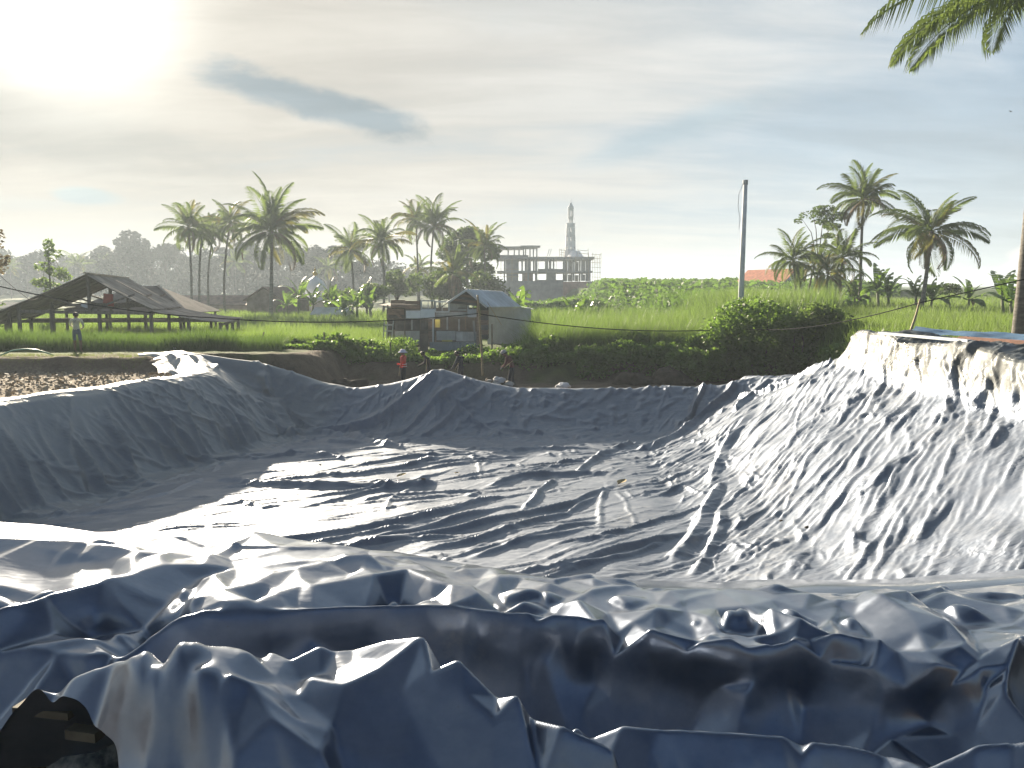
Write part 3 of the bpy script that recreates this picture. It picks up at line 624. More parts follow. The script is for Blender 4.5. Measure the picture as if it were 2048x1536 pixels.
    for st_, its in ((1, N1),):
        xx, yy, O = X[::st_, ::st_], Y[::st_, ::st_], np.minimum(S, Zs)[::st_, ::st_]; h_, w_ = O.shape
        O = np.maximum(O, Zs[::st_, ::st_] - SAG)
        amt = np.clip(.6 + .9 * fbm(xx * .6, yy * .6, 2, 15), .05, 1.6); ori = np.clip(.40 + .8 * fbm(xx * .7 + 7, yy * .7, 2, 19), 0, 1)
        if st_ == 1:
            lean = LEAN * blur((sstep(Zs, 2.42, 2.90) * np.exp(-((Y - ye) / .45) ** 2) * np.where(Y > ye, 1, 1)).astype(np.float32), 8)
            P = np.stack([xx, yy - lean, Zs + .006 * fbm(xx * 1.8, yy * 2.4, 2, 17) + .01], -1).astype(np.float32)
            Ls = rest(P, (FX * amt * ori).astype(np.float32), (FY * amt * (1 - ori)).astype(np.float32))
        else:
            P = up2(P).astype(np.float32); P[..., 2] += (.003 * fbm(xx * 7, yy * 7, 2, 18)).astype(np.float32)
            Ls = rest(P, (FX2 * amt * (1 - ori)).astype(np.float32), (FX2 * amt * ori).astype(np.float32))
        y0s = y0[::st_]
        pin = np.zeros((h_, w_, 1), np.float32); pin[-2:] = 1; pin[:, :2] = 1; pin[:, -2:] = 1
        def coll(P, Q):
            j = np.clip((P[..., 0] - x0) / (x1 - x0) * (w_ - 1), 0, w_ - 1.001); ji = j.astype(np.int32)
            yq = y0s[ji]; i = np.clip((P[..., 1] - yq) / (yend - yq), 0, 1) ** (1 / 1.25) * (h_ - 1); ii = np.minimum(i.astype(np.int32), h_ - 2); f = i - ii; g = j - ji
            h = (O[ii, ji] * (1 - f) + O[ii + 1, ji] * f) * (1 - g) + (O[ii, ji + 1] * (1 - f) + O[ii + 1, ji + 1] * f) * g
            touch = P[..., 2] < h
            P[..., 2] = np.where(touch, h, P[..., 2])
            P[..., :2] = np.where(touch[..., None], P[..., :2] * .6 + Q[..., :2] * .4, P[..., :2])
            return P
        P = relax(P, Ls, its, coll, .0001, bend=BEND, pin=pin, damp=.9, relaxw=.28)
    return P

pond_liner = tag(empty('pond_liner', (0, 17, 0)), 'wrinkled grey plastic sheet lining the large dug pond, bunched up in the foreground', 'pond liner')
def sheet(name, P, cut=None):
    H, W = P.shape[:2]; F = grid_faces(H, W)
    if cut is not None:                                   # trim the loose corner along a torn line
        ii = np.arange(H)
        for j in range(W):
            c = P[:, j]; l = cut(c[:, 0]) + .012 * math.sin(j * .11) + .01 * math.sin(j * .037); k = np.argmax(c[:, 1] > l)
            if k == 0: continue
            f = (l[k] - c[k - 1, 1]) / max(c[k, 1] - c[k - 1, 1], 1e-6); r0 = k - 1 + min(max(f, 0), 1); rr = r0 + (H - 1 - r0) * ii / (H - 1)
            P[:, j] = np.stack([np.interp(rr, ii, c[:, q]) for q in range(3)], 1); last = j
        m_ = int(H * .6); w_ = sstep(np.arange(m_), m_, m_ - 40)[:, None, None]; P[:m_, :last + 3] = P[:m_, :last + 3] * (1 - w_) + blur(P[:m_, :last + 3], 3) * w_
    P = P - np.array([0, 17, 0], np.float32)
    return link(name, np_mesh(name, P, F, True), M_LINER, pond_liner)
import time as _t
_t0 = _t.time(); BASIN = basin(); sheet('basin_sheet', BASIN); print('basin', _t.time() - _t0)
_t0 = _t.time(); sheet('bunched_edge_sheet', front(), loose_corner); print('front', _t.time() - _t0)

def on_sheet(px, py):
    """point of the basin sheet seen at a photograph pixel"""
    q = BASIN.reshape(-1, 3); c, s_ = math.cos(PITCH), math.sin(PITCH); f = q[:, 1] * c - (q[:, 2] - CAM_Z) * s_; u = q[:, 1] * s_ + (q[:, 2] - CAM_Z) * c
    e = np.hypot(1024 + FPX * q[:, 0] / f - px, 768 - FPX * u / f - py); e = np.where(q[:, 1] > 8, e, 1e9); k = np.where(e < 5)[0]
    k = k[np.argmin(f[k])] if len(k) else np.argmin(e); return Vector(q[k].tolist())
# ------------------------------------------------------------------ ground, fields
def crestL(y): return np.interp(y, [5, 10, 18.8, 24, 26, 27.6, 29, 31], [-14.6, -14.4, -12.5, -10.5, -10.1, -10.9, -12.3, -12.8])
def ground_z(x, y):
    x = np.asarray(x, float); y = np.asarray(y, float)
    n = fbm(x * .35, y * .35, 3, 401)
    left = 2.12 + .48 * sstep(y + .5 * n, 27.2, 28.5) - .10 * sstep(y, 30, 33) - .75 * sstep(y, 33.5, 43) + .04 * n
    mid = .95 + .80 * sstep(y + .25 * n + .12 * fbm(x * 1.4, y * 1.4, 2, 405), 35.0, 36.0) + .05 * n
    right = 3.0 + .012 * (y - 30) + .05 * n
    right = np.where(y < 26, 3.0 + (3.66 - 3.0) * (1 - sstep(y, 22.5, 25.5)) + .02 * n, right)
    a = sstep(x + .6 * n, -9.2, -7.6) * np.maximum(sstep(y, 28.6, 30.2), (x > 0) * 1.0); b = sstep(x + .5 * n, 9.8 + 2.2 * sstep(y, 22.4, 23.4), 11.5 + 3.2 * sstep(y, 22.4, 23.4))
    z = left * (1 - a) + mid * a; z = z * (1 - b) + right * b
    # valley floor, crop hill behind, rising land far to the left
    q = x / np.maximum(y, 1)
    amp = 1.9 * sstep(q, -.035, .13) * (1 - .40 * sstep(q, .38, .5))
    z = z + amp * sstep(y, 58, 132) + .25 * n * sstep(y, 60, 90)
    z = z + 3.4 * (1 - sstep(q, -.15, .05)) * sstep(y, 150, 300) + 14 * (1 - sstep(q, -.2, .1)) * sstep(y, 330, 1500)
    # the dug pond (kept below the sheet)
    cl = crestL(y); inx = sstep(x, cl - .75, cl - .35) * (1 - sstep(x, 10.6, 10.75)); iny = sstep(y, 4.55, 5.0) * (1 - sstep(y, 29.5, 29.9))
    z = z * (1 - inx * iny) - 1.2 * inx * iny
    near = 1.9 + .12 * n; w = 1 - sstep(y, 3.9, 4.6)                       # dark earth at the photographer's feet
    return z * (1 - w) + near * w
def gz(x, y): return float(ground_z(np.array([x]), np.array([y]))[0])

def make_ground():
    xs = np.concatenate([-np.geomspace(17, 2500, 45)[::-1], np.arange(-16.6, 17, .3), np.geomspace(17.4, 2500, 45)])
    ys = np.concatenate([[-400, -120, -50, -25], np.arange(-14, 3, 1.5), np.arange(3, 6, .25), np.arange(6, 26, .6), np.arange(26, 38, .16), np.arange(38, 62, .7), np.arange(62, 160, 2.5), np.geomspace(163, 4500, 34)])
    X, Y = np.meshgrid(xs, ys); Z = ground_z(X, Y)
    clod = .05 * fbm(X * 2.2, Y * 2.2, 3, 407) * (np.abs(X) < 17) * (Y > 4) * (Y < 38); Z = Z + clod
    me = np_mesh('ground', np.stack([X, Y, Z], -1), grid_faces(*X.shape), True)
    q = X / np.maximum(Y, 1)
    green = sstep(Y + 1.2 * fbm(X * .8, Y * .8, 2, 409), 34.5, 37.5); green = np.maximum(green, sstep(X, 12, 14) * sstep(Y, 22, 26)); green = np.maximum(green, (1 - sstep(X, -9.5, -8.5)) * sstep(Y + .5 * fbm(X, Y, 2, 411), 29.3, 31.0))
    straw = (1 - sstep(X, crestL(Y) - .6, crestL(Y))) * (1 - sstep(Y, 27.0, 28.0)) * sstep(Y, 6, 8)
    at_ = me.attributes.new('green', 'FLOAT', 'POINT'); at_.data.foreach_set('value', green.astype(np.float32).ravel())
    at_ = me.attributes.new('straw', 'FLOAT', 'POINT'); at_.data.foreach_set('value', straw.astype(np.float32).ravel())
    m = bpy.data.materials.new('soil_and_field'); m.use_nodes = True; t = NT(m.node_tree); b = t.n['Principled BSDF']
    pos = t.add('ShaderNodeTexCoord').outputs['Object']
    g = t.add('ShaderNodeAttribute'); g.attribute_name = 'green'; s_ = t.add('ShaderNodeAttribute'); s_.attribute_name = 'straw'
    n1 = t.ramp(t.noise(pos, 1.3, 7, .65), .3, .7); n2 = t.ramp(t.noise(pos, 11, 5, .7), .35, .7)
    soil = t.mix(n1, (.075, .056, .042, 1), (.15, .11, .078, 1)); soil = t.mix(t.math('MULTIPLY', n2, .5), soil, (.18, .145, .105, 1))
    straw_c = t.mix(n2, (.17, .135, .10, 1), (.32, .27, .20, 1)); soil = t.mix(t.math('MULTIPLY', s_.outputs['Fac'], t.ramp(n1, .0, .8, .45, 1)), soil, straw_c)
    grs = t.mix(n1, (.030, .052, .012, 1), (.075, .115, .025, 1))
    t.put(b.inputs['Base Color'], t.mix(g.outputs['Fac'], soil, grs)); b.inputs['Roughness'].default_value = .95; b.inputs['Specular IOR Level'].default_value = .15
    bn = t.add('ShaderNodeBump'); bn.inputs['Strength'].default_value = .8; bn.inputs['Distance'].default_value = .08; t.put(bn.inputs['Height'], t.noise(pos, 6, 7, .7)); t.l.new(bn.outputs[0], b.inputs['Normal'])
    tag(link('ground', me, m), kind='structure')
make_ground()

M_RICE = material('rice_blades', (.085, .150, .022), .55, .35, .25, spec=.3, trans=(.24, .36, .07))
M_CANE = material('cane_blades', (.075, .135, .026), .5, .35, .35, spec=.35, trans=(.20, .31, .06))
M_CROP = material('crop_leaves', (.060, .115, .026), .6, .35, .2, spec=.3, trans=(.15, .27, .035))
M_WEED = material('weed_leaves', (.085, .150, .042), .55, .4, 1.2, spec=.35, trans=(.24, .40, .06))
M_REED = material('tall_dark_grass', (.055, .100, .030), .6, .35, .6, spec=.3, trans=(.13, .22, .04))
M_DRYG = material('bank_grass', (.13, .16, .04), .7, .4, 1.0, trans=(.22, .28, .06))

def blades(x, y, h, w, bend, r, z0=None, seg=2):
    """curved grass blades as a numpy mesh: roots (x, y), height h, width w, bend = sideways reach / height"""
    n = len(x); a = r.random(n) * 2 * np.pi; z0 = ground_z(x, y) if z0 is None else z0
    dx, dy = np.cos(a), np.sin(a); f = r.random(n) * 2 * np.pi; sx, sy = np.cos(f), np.sin(f)
    V = []
    for k in range(seg + 1):
        t = k / seg; ww = w * (1 - t) * (.55 + .9 * min(t * 2, 1) * .5) if k else w * .5
        ox = bend * h * t ** 1.8; zz = h * (t - .28 * (bend * t) ** 2)
        px, py, pz = x + dx * ox, y + dy * ox, z0 - .03 + zz
        if k < seg: V += [np.stack([px - sx * ww, py - sy * ww, pz], -1), np.stack([px + sx * ww, py + sy * ww, pz], -1)]
        else: V += [np.stack([px, py, pz], -1)]
    V = np.stack(V, 1); m = V.shape[1]; base = (np.arange(n) * m)[:, None]
    F = []
    for k in range(seg):
        a0 = 2 * k
        if k < seg - 1: F += [base + np.array([a0, a0 + 1, a0 + 3]), base + np.array([a0, a0 + 3, a0 + 2])]
        else: F += [base + np.array([a0, a0 + 1, a0 + 2])]
    return V.reshape(-1, 3), np.concatenate(F)
def stuff(name, parts, mat, label, cat):
    off = 0; Vs, Fs = [], []
    for V, F in parts: Vs.append(V); Fs.append(F + off); off += len(V)
    return tag(link(name, np_mesh(name, np.concatenate(Vs), np.concatenate(Fs)), mat), label, cat, kind='stuff')
def spread(n, y0, y1, q0, q1, r, power=1.0):
    """n random roots in the wedge y0<y<y1, q0 < x/y < q1 (uniform per area for power 1)"""
    y = np.sqrt(y0 ** 2 + (y1 ** 2 - y0 ** 2) * r.random(n) ** power); return (q0 + (q1 - q0) * r.random(n)) * y, y
rg = np.random.default_rng(31)
def field(n, y0, y1, q0, q1, h, w, bend, seg=2, power=1.0, hv=.35, keep=None):
    x, y = spread(n, y0, y1, q0, q1, rg, power)
    if keep is not None: k = keep(x, y); x, y = x[k], y[k]
    patch = 1 + .18 * fbm(x * .3, y * .3, 2, 421)
    return blades(x, y, h * patch * (1 - hv + 2 * hv * rg.random(len(x)) ** .7 * .8), w * (.7 + .6 * rg.random(len(x))), bend * (.3 + 1.2 * rg.random(len(x))), rg, seg=seg)
def leafcards(x, y, z, s, r, up=.5):
    """small pointed leaves: a folded pair of triangles each"""
    n = len(x); d = r.normal(size=(n, 3)); d[:, 2] = d[:, 2] * .5 + .15; d /= np.linalg.norm(d, axis=1, keepdims=True)
    u = r.normal(size=(n, 3)) + np.array([0, 0, up]); e = np.cross(d, u); e /= np.linalg.norm(e, axis=1, keepdims=True) + 1e-9
    c = np.stack([x, y, z], -1); s = np.asarray(s)[:, None] if np.ndim(s) else s
    V = np.stack([c - d * s * .5, c + e * s * .30, c + d * s * .55, c - e * s * .30], 1)
    b = (np.arange(n) * 4)[:, None]; return V.reshape(-1, 3), np.concatenate([b + np.array([0, 1, 2]), b + np.array([0, 2, 3])])
# left: young rice
no_shed = lambda x, y: ~((np.abs(x + 24.5) < 7.5) & (np.abs(y - 46) < 5) & (rg.random(len(x)) < .75))
stuff('rice_field_grass', [field(41000, 38.5, 56, -.68, -.135, 1.0, .026, .32, 2, keep=no_shed), field(38000, 56, 112, -.66, -.03, 1.05, .055, .30, 2), field(9000, 37.6, 40, -.40, -.19, 1.0, .016, .45, 3)], M_RICE, 'bright green young rice filling the field behind the trench at left', 'rice')
# centre: tall cane grass in clumps, in front and its tops behind
def clumps(n, per, y0, y1, q0, q1, h):
    cx, cy = spread(n, y0, y1, q0, q1, rg); x = np.repeat(cx, per) + .16 * rg.normal(size=n * per); y = np.repeat(cy, per) + .16 * rg.normal(size=n * per)
    hh = np.repeat(h * (.8 + .35 * rg.random(n)), per) * (.55 + .5 * rg.random(n * per)); return blades(x, y, hh, .018 + .012 * rg.random(n * per), .18 + .75 * rg.random(n * per) ** 2, rg, seg=3)
stuff('cane_grass', [clumps(500, 42, 37.3, 45, .028, .31, 2.15), clumps(230, 30, 37.2, 40, .03, .27, 2.0), clumps(20, 30, 37.2, 41, .005, .03, 1.3), field(26000, 44, 62, -.045, .42, 2.0, .036, .30, 2, keep=lambda x, y: (x > 1.6) | (y > 54)), clumps(60, 40, 38, 44, -.335, -.26, 1.3)], M_CANE, 'tall arching cane grass in clumps beside the wooden hut', 'cane grass')
# crop on the hill
def crop(n, y0, y1, q0, q1, s0, hz):
    x, y = spread(n, y0, y1, q0, q1, rg); return leafcards(x, y, ground_z(x, y) + hz * rg.random(n), s0 * (.6 + .8 * rg.random(n)), rg)
stuff('hill_crop', [crop(30000, 58, 100, -.03, .46, .55, 1.0), crop(20000, 98, 140, -.05, .5, .75, 1.3), field(9000, 120, 138, -.03, .5, 1.3, .10, .3, 2), field(5000, 62, 80, -.04, .30, 1.6, .05, .3, 2)], M_CROP, 'green leafy crop covering the low hill behind the cane grass', 'crop')
# right: rice behind the terrace
stuff('paddy_grass', [field(39000, 25.5, 46, .40, .80, .85, .022, .34, 2, keep=lambda x, y: x > 11.6), field(24000, 46, 84, .40, .80, .9, .042, .30, 2)], M_RICE, 'bright green paddy behind the terrace at right', 'rice')
# left: darker tall grass in front of the shed and along the bank
stuff('tall_dark_grass', [field(17000, 33.2, 38.6, -.70, -.36, .95, .018, .5, 2, keep=lambda x, y: x < -9.5), field(6000, 33.5, 37, -.45, -.30, .7, .015, .6, 2, keep=lambda x, y: x < -9.0)], M_REED, 'dark green unmown grass in front of the open shed', 'grass')
def bankx(n): 
    x = -32 + 18.5 * rg.random(n); y = 28.3 + .5 * rg.normal(size=n) + .8 * rg.random(n); return x, y
bx_, by_ = bankx(9000); stuff('bank_grass', [blades(bx_, by_, .07 + .13 * rg.random(9000), np.full(9000, .012), .5 + .5 * rg.random(9000), rg, seg=1)], M_DRYG, 'short yellow-green grass along the top of the earth bank at left', 'grass')
# weeds on top of the cut bank and spilling over it
def weeds(n, x0, x1, y0, y1, hz, s, seed):
    x = x0 + (x1 - x0) * rg.random(n); y = y0 + (y1 - y0) * rg.random(n) ** .8; m = .45 + .75 * np.clip(fbm(x * .55, y * .8, 3, seed) + .35, 0, 1.3)
    return leafcards(x, y, ground_z(x, y) + hz * m * rg.random(n) ** .7, s * (.6 + .8 * rg.random(n)), rg)
stuff('bank_weeds', [weeds(15000, -11.5, .5, 35.75, 38.4, .55, .17, 431), weeds(22000, -.5, 10.5, 35.5, 38.2, 1.0, .19, 433), weeds(4500, 3, 11, 35.0, 36.0, .9, .19, 435), weeds(4000, -9.5, -6.5, 36, 38, 1.0, .17, 437), weeds(1600, -7, -4.6, 36.2, 37.6, .9, .15, 438)], M_WEED, 'leafy weeds growing along the lip of the dark earth cutting', 'weeds')
# straw and clods littering the bare ground on the left
M_STRAW = material('dry_straw', (.30, .255, .19), .8, .4, 2.0)
n_ = 5200; x_ = -24 + 14.5 * rg.random(n_); y_ = 17 + 10.2 * rg.random(n_); k_ = x_ < crestL(y_) - .9; x_, y_ = x_[k_], y_[k_]
stuff('straw_litter', [leafcards(x_, y_, ground_z(x_, y_) + .03 + .05 * rg.random(len(x_)), .05 + .16 * rg.random(len(x_)), rg)], M_STRAW, 'dry straw scattered over the bare brown ground at left', 'straw')
# ------------------------------------------------------------------ palms, bananas, trees
M_FROND = [material('palm_frond', (.075, .110, .038), .65, .35, 1.2, spec=.25, trans=(.19, .27, .06)), material('palm_frond_yellowing', (.13, .13, .035), .5, .3, 1.2, spec=.4, trans=(.24, .23, .05)), material('palm_frond_dry', (.16, .11, .06), .7, .3, 1.2)]
M_PTRUNK = material('palm_trunk', (.15, .14, .125), .9, .35, 2.0, bump=.6, bscale=8, stretch=(1, 1, 5))
M_NUT = material('coconut_husk', (.12, .11, .03), .6, .3, 3)
M_BSTEM = material('banana_stem', (.13, .15, .06), .7, .35, 2.0, stretch=(3, 3, 1)); M_BLEAF = material('banana_leaf', (.055, .115, .025), .4, .3, 1.5, spec=.5, trans=(.20, .34, .045)); M_BDRY = material('banana_leaf_dry', (.22, .15, .07), .8, .3, 2)
M_BARK = material('tree_bark', (.10, .085, .068), .9, .3, 2, bump=.5, bscale=10, stretch=(2, 2, .6))
M_LEAF = material('tree_leaves', (.050, .080, .028), .6, .4, .6, spec=.3, trans=(.12, .19, .04)); M_LEAF2 = material('light_tree_leaves', (.085, .130, .042), .6, .35, .6, spec=.3, trans=(.20, .31, .06)); M_LEAFR = material('bronze_tree_leaves', (.085, .062, .035), .6, .35, .6, trans=(.13, .10, .04))
M_FARLEAF = material('far_wood_leaves', (.040, .062, .030), .8, .35, .1, spec=.1)

def frond_mesh(name, L, a0, droop, hang, seed, n=54, wid=.062, fold=0.0):
    """coconut frond along +x: arched midrib and two rows of drooping leaflets"""
    r = random.Random(seed); mb = MB(); pts = []; x = z = 0.0; a = a0; K = 14
    for k in range(K + 1):
        pts.append(Vector((x, 0, z))); st = L / K; x += st * math.cos(a); z += st * math.sin(a); a -= droop / K * (0.4 + 1.5 * k / K)
    mb.tube(pts, [.045 * (1 - .85 * k / K) for k in range(K + 1)], 4, cap=False)
    for i in range(n):
        t = .10 + .90 * (i + .5) / n; f = t * K; k = min(int(f), K - 1); p = pts[k].lerp(pts[k + 1], f - k); d = (pts[k + 1] - pts[k]).normalized()
        ll = L * .27 * (math.sin(math.pi * min(1, t * 1.02) ** .75) ** .6 * .95 + .12) * (.85 + .3 * r.random())
        for s in (-1, 1):
            if r.random() < .05: continue
            out = Vector((0, s, 0)); dirn = (d * (.45 + .5 * t) + out * (.95 - .35 * t) + Vector((0, 0, .15))).normalized(); hg = hang * (.7 + .6 * r.random())
            p1 = p + dirn * ll * .5; p2 = p1 + (dirn * .55 + Vector((0, 0, -hg))).normalized() * ll * .5
            w = wid * (.8 + .4 * r.random()); side = dirn.cross(Vector((0, 0, 1))).normalized() * .5 + d * .8; side.normalize()
            i0 = len(mb.v); mb.v += [tuple(p), tuple(p1 - side * w), tuple(p1 + side * w), tuple(p2)]; mb.f += [(i0, i0 + 1, i0 + 2), (i0 + 1, i0 + 3, i0 + 2)]
    return mb.mesh(name)
FR = {'up': [frond_mesh('frond', 1.0 * 4.6, R(8), R(45), .45, s) for s in (1, 2)], 'mid': [frond_mesh('frond', 4.6, R(6), R(70), .9, s) for s in (3, 4, 5)], 'low': [frond_mesh('frond', 4.2, R(0), R(85), 1.4, s) for s in (6, 7)]}
FRM = {}
def frond_variant(kind, i, mat):
    key = (kind, i, mat)
    if key not in FRM:
        me = FR[kind][i].copy(); me.name = 'frond'; me.materials.append(M_FROND[mat]); FRM[key] = me
    return FRM[key]
NUT = MB().lathe([(.0, -.14), (.10, -.09), (.13, 0), (.09, .10), (0, .15)], 7).mesh('coconut', True); NUT.materials.append(M_NUT)
def palm(base, crown, label, n=22, size=1.0, wind=0.0, yellow=.12, seed=0, r0=.17, stiff=0.0, nuts=4, group='coconut palms'):
    """base and crown centre in world coordinates; the trunk bends gently between them"""
    r = random.Random(seed); base = Vector(base); crown = Vector(crown); o = empty('coconut_palm', base); tag(o, label, 'palm tree', group)
    h = crown - base; mb = MB(); pts, rad = [], []
    for k in range(13):
        t = k / 12; bow = math.sin(math.pi * t) * .03 * h.length
        pts.append(Vector((h.x * t ** 1.5 + bow * math.cos(seed), h.y * t, h.z * t - (.4 if k == 0 else 0)))); rad.append(r0 * (1.35 - .35 * min(1, t * 8)) * (1 - .35 * t) * (1 + .05 * (k % 2)))
    mb.tube(pts, rad, 9); mb.build('trunk', M_PTRUNK, o, smooth=True)
    n = int(n * 1.12)
    for k in range(n):
        f = (k + .5) / n; az = k * 2.39996 + r.random() * .5; el = R(80) - R(118) * f ** .9 + R(8) * r.gauss(0, 1) + stiff
        kind = 'up' if f < .34 else 'mid' if f < .75 else 'low'; i = r.randrange(len(FR[kind])); m = 2 if (f > .90 and r.random() < .6) else 1 if r.random() < yellow else 0
        fr = link('frond', frond_variant(kind, i, m), None, o, crown - base, (0, 0, 0), size * (.75 + .35 * r.random()) * (.8 if f < .12 else 1))
        mt = Matrix.Rotation(az, 3, 'Z') @ Matrix.Rotation(-el, 3, 'Y') @ Matrix.Rotation(r.gauss(0, .35), 3, 'X'); fr.rotation_euler = mt.to_euler()
    for k in range(nuts):
        a = r.random() * 6.28; link('coconut', NUT, None, o, crown - base + Vector((.30 * math.cos(a), .30 * math.sin(a), -.35 - .25 * r.random())) * size)
    return o
def P_(px, py, d): return at(px, py, d)
def palm_px(bx, by, cx, cy, d, label, **kw):
    b = at(bx, by, d); b.z = gz(b.x, b.y); return palm(b, at(cx, cy, d), label, **kw)
PALMS = [
    (383, 640, 377, 455, 100, 'coconut palm at the left end of the row behind the open shed', dict(n=22, size=.98, seed=1)),
    (401, 640, 404, 468, 104, 'coconut palm second from the left in the row behind the open shed', dict(n=20, size=.82, seed=2)),
    (420, 640, 428, 462, 112, 'slim coconut palm third from the left in the row behind the open shed', dict(n=18, size=.85, seed=3)),
    (451, 640, 460, 446, 106, 'yellowing coconut palm just left of the largest palm behind the rice', dict(n=22, size=.95, seed=4, yellow=.35)),
    (542, 640, 543, 462, 92, 'largest coconut palm standing alone in front of the brick house', dict(n=30, size=1.42, seed=5, r0=.24, stiff=.14, nuts=7)),
    (704, 625, 701, 500, 112, 'low coconut palm just right of the white dome', dict(n=18, size=1.12, seed=6)),
    (766, 625, 763, 482, 100, 'coconut palm behind the left end of the wooden hut', dict(n=24, size=1.05, seed=7, yellow=.3)),
    (839, 600, 832, 440, 118, 'left one of the two tall close coconut palms left of the dark round tree', dict(n=22, size=1.08, seed=8, yellow=.2)),
    (866, 600, 868, 452, 112, 'right one of the two tall close coconut palms left of the dark round tree', dict(n=24, size=1.12, seed=9, stiff=.1)),
    (906, 600, 905, 548, 98, 'short young coconut palm in front of the dark round tree', dict(n=16, size=1.0, seed=10, stiff=.25, nuts=0)),
    (835, 610, 838, 535, 140, 'small far coconut palm between two tall trunks behind the hut', dict(n=15, size=.8, seed=11, nuts=0)),
    (966, 600, 968, 492, 115, 'coconut palm beside the left end of the unfinished building', dict(n=22, size=1.0, seed=12)),
    (1589, 605, 1586, 520, 62, 'small coconut palm nearest the red tiled roof', dict(n=20, size=.68, seed=13, r0=.11, stiff=.1)),
    (1612, 600, 1628, 532, 66, 'leaning small coconut palm between the two small straight ones at right', dict(n=15, size=.6, seed=14, r0=.10, nuts=0, yellow=.3)),
    (1653, 610, 1656, 548, 60, 'shortest small coconut palm with a yellowish frond at right', dict(n=13, size=.6, seed=15, r0=.11, nuts=0, yellow=.4)),
    (1680, 608, 1686, 515, 62, 'small coconut palm just left of the tallest slim palm at right', dict(n=18, size=.72, seed=16, r0=.12)),
    (1720, 612, 1727, 398, 64, 'tallest slim coconut palm on the right with a bare pale trunk', dict(n=24, size=.80, seed=17, r0=.14, stiff=.08, nuts=8)),
    (1842, 605, 1862, 462, 56, 'leaning coconut palm with hanging fronds above the bananas at right', dict(n=24, size=.92, seed=18, r0=.16, stiff=-.12, nuts=8, yellow=.2)),
]
for bx_, by_, cx_, cy_, d_, lab_, kw_ in PALMS: palm_px(bx_, by_, cx_, cy_, d_, lab_, **kw_)
# the near palm on the right: trunk at the frame's edge, crown above the frame with fronds hanging into it
NP = at(2036, 668, 24.5); NP.z = gz(NP.x, NP.y) - .1
near_palm = empty('coconut_palm', NP); tag(near_palm, 'nearest coconut palm, thick ringed trunk cut off by the right edge', 'palm tree', 'coconut palms')
mb = MB(); top_ = at(2142, -30, 24.5) - NP; pts, rad = [], []
for k in range(60):
    t = k / 59; pts.append(Vector((top_.x * (t ** 2.4) + .05 * math.sin(t * 7), top_.y * t, top_.z * t))); rad.append((.205 - .06 * t) * (1 + .035 * (k % 2)))
mb.tube(pts, rad, 14); mb.build('trunk', M_PTRUNK, near_palm, smooth=True)
for key, L_, s_ in (('n1', 6.2, 21), ('n2', 6.2, 22)): FR[key] = [frond_mesh('frond', L_, R(4), R(62), 2.2, s_, n=96, wid=.030)]
r_ = random.Random(5)
spec = [(181, -4, 'n1', .95, 0), (192, -9, 'n2', .95, 0), (172, 8, 'n1', 1.05, 0), (188, 14, 'n2', 1.0, 0), (176, 26, 'n1', 1.0, 0), (204, -14, 'n2', .80, 0), (165, -2, 'n2', .9, 0), (214, 8, 'n1', .85, 0), (232, 8, 'n1', .9, 0), (195, 40, 'n2', 1.05, 1)] + [(30 + 37 * k, 25 + 30 * r_.random(), 'n1' if k % 2 else 'n2', .95, 0) for k in range(9)]
for azd, eld, kk, sz, m in spec:
    fr = link('frond', frond_variant(kk, 0, m), None, near_palm, top_, None, sz)
    fr.rotation_euler = (Matrix.Rotation(R(azd), 3, 'Z') @ Matrix.Rotation(-R(eld), 3, 'Y') @ Matrix.Rotation(.2 * r_.gauss(0, 1), 3, 'X')).to_euler()

# bananas
def banana_leaf(name, L, W, droop, seed, dry=False):
    r = random.Random(seed); mb = MB(); K = 12; x = z = 0.0; a = R(12); pts = []
    for k in range(K + 1):
        pts.append(Vector((x, 0, z))); st = L / K; x += st * math.cos(a); z += st * math.sin(a); a -= droop / K * (.3 + 1.6 * k / K)
    mb.tube(pts, [.03 * (1 - .8 * k / K) for k in range(K + 1)], 4, cap=False)
    for s in (-1, 1):
        for k in range(1, K):
            if r.random() < .10: continue
            w0 = W * math.sin(math.pi * min(.999, k / K * .96 + .03)) ** .6; w1 = W * math.sin(math.pi * min(.999, (k + 1) / K * .96 + .03)) ** .6; g = .05 * r.random() * L / K; dz = -.25 + .15 * r.random()
            mb.quad(pts[k] + Vector((g, 0, 0)), pts[k] + Vector((g + .08 * L / K, s * w0, dz * w0)), pts[k + 1] + Vector((.08 * L / K, s * w1, dz * w1 - .02)), pts[k + 1])
    me = mb.mesh(name); me.materials.append(M_BDRY if dry else M_BLEAF); return me
BL = [banana_leaf('leaf', 2.1, .30, R(60), 1), banana_leaf('leaf', 2.2, .28, R(95), 2), banana_leaf('leaf', 1.9, .26, R(120), 3), banana_leaf('leaf', 1.8, .22, R(150), 4, True)]
def banana(base, h, label, seed=0, n=8, size=1.0, group='banana plants'):
    r = random.Random(seed); o = tag(empty('banana_plant', base), label, 'banana plant', group)
    lean = Vector((.12 * r.gauss(0, 1), .1 * r.gauss(0, 1), 1)) * h
    MB().tube([Vector((0, 0, -.3)), lean * .5, lean], [.14 * size, .12 * size, .07 * size], 8).build('stem', M_BSTEM, o, smooth=True)
    for k in range(n):
        f = (k + .5) / n; az = k * 2.4 + r.random() * .8; el = R(82) - R(75) * f + R(10) * r.gauss(0, 1)
        me = BL[0] if f < .4 else BL[1] if f < .7 else BL[2]
        if f > .85 and r.random() < .5: me = BL[3]
        lf = link('leaf', me, None, o, lean * (.93 if f > .5 else 1.0), None, size * (.75 + .4 * r.random()))
        lf.rotation_euler = (Matrix.Rotation(az, 3, 'Z') @ Matrix.Rotation(-el, 3, 'Y') @ Matrix.Rotation(.3 * r.gauss(0, 1), 3, 'X')).to_euler()
    return o
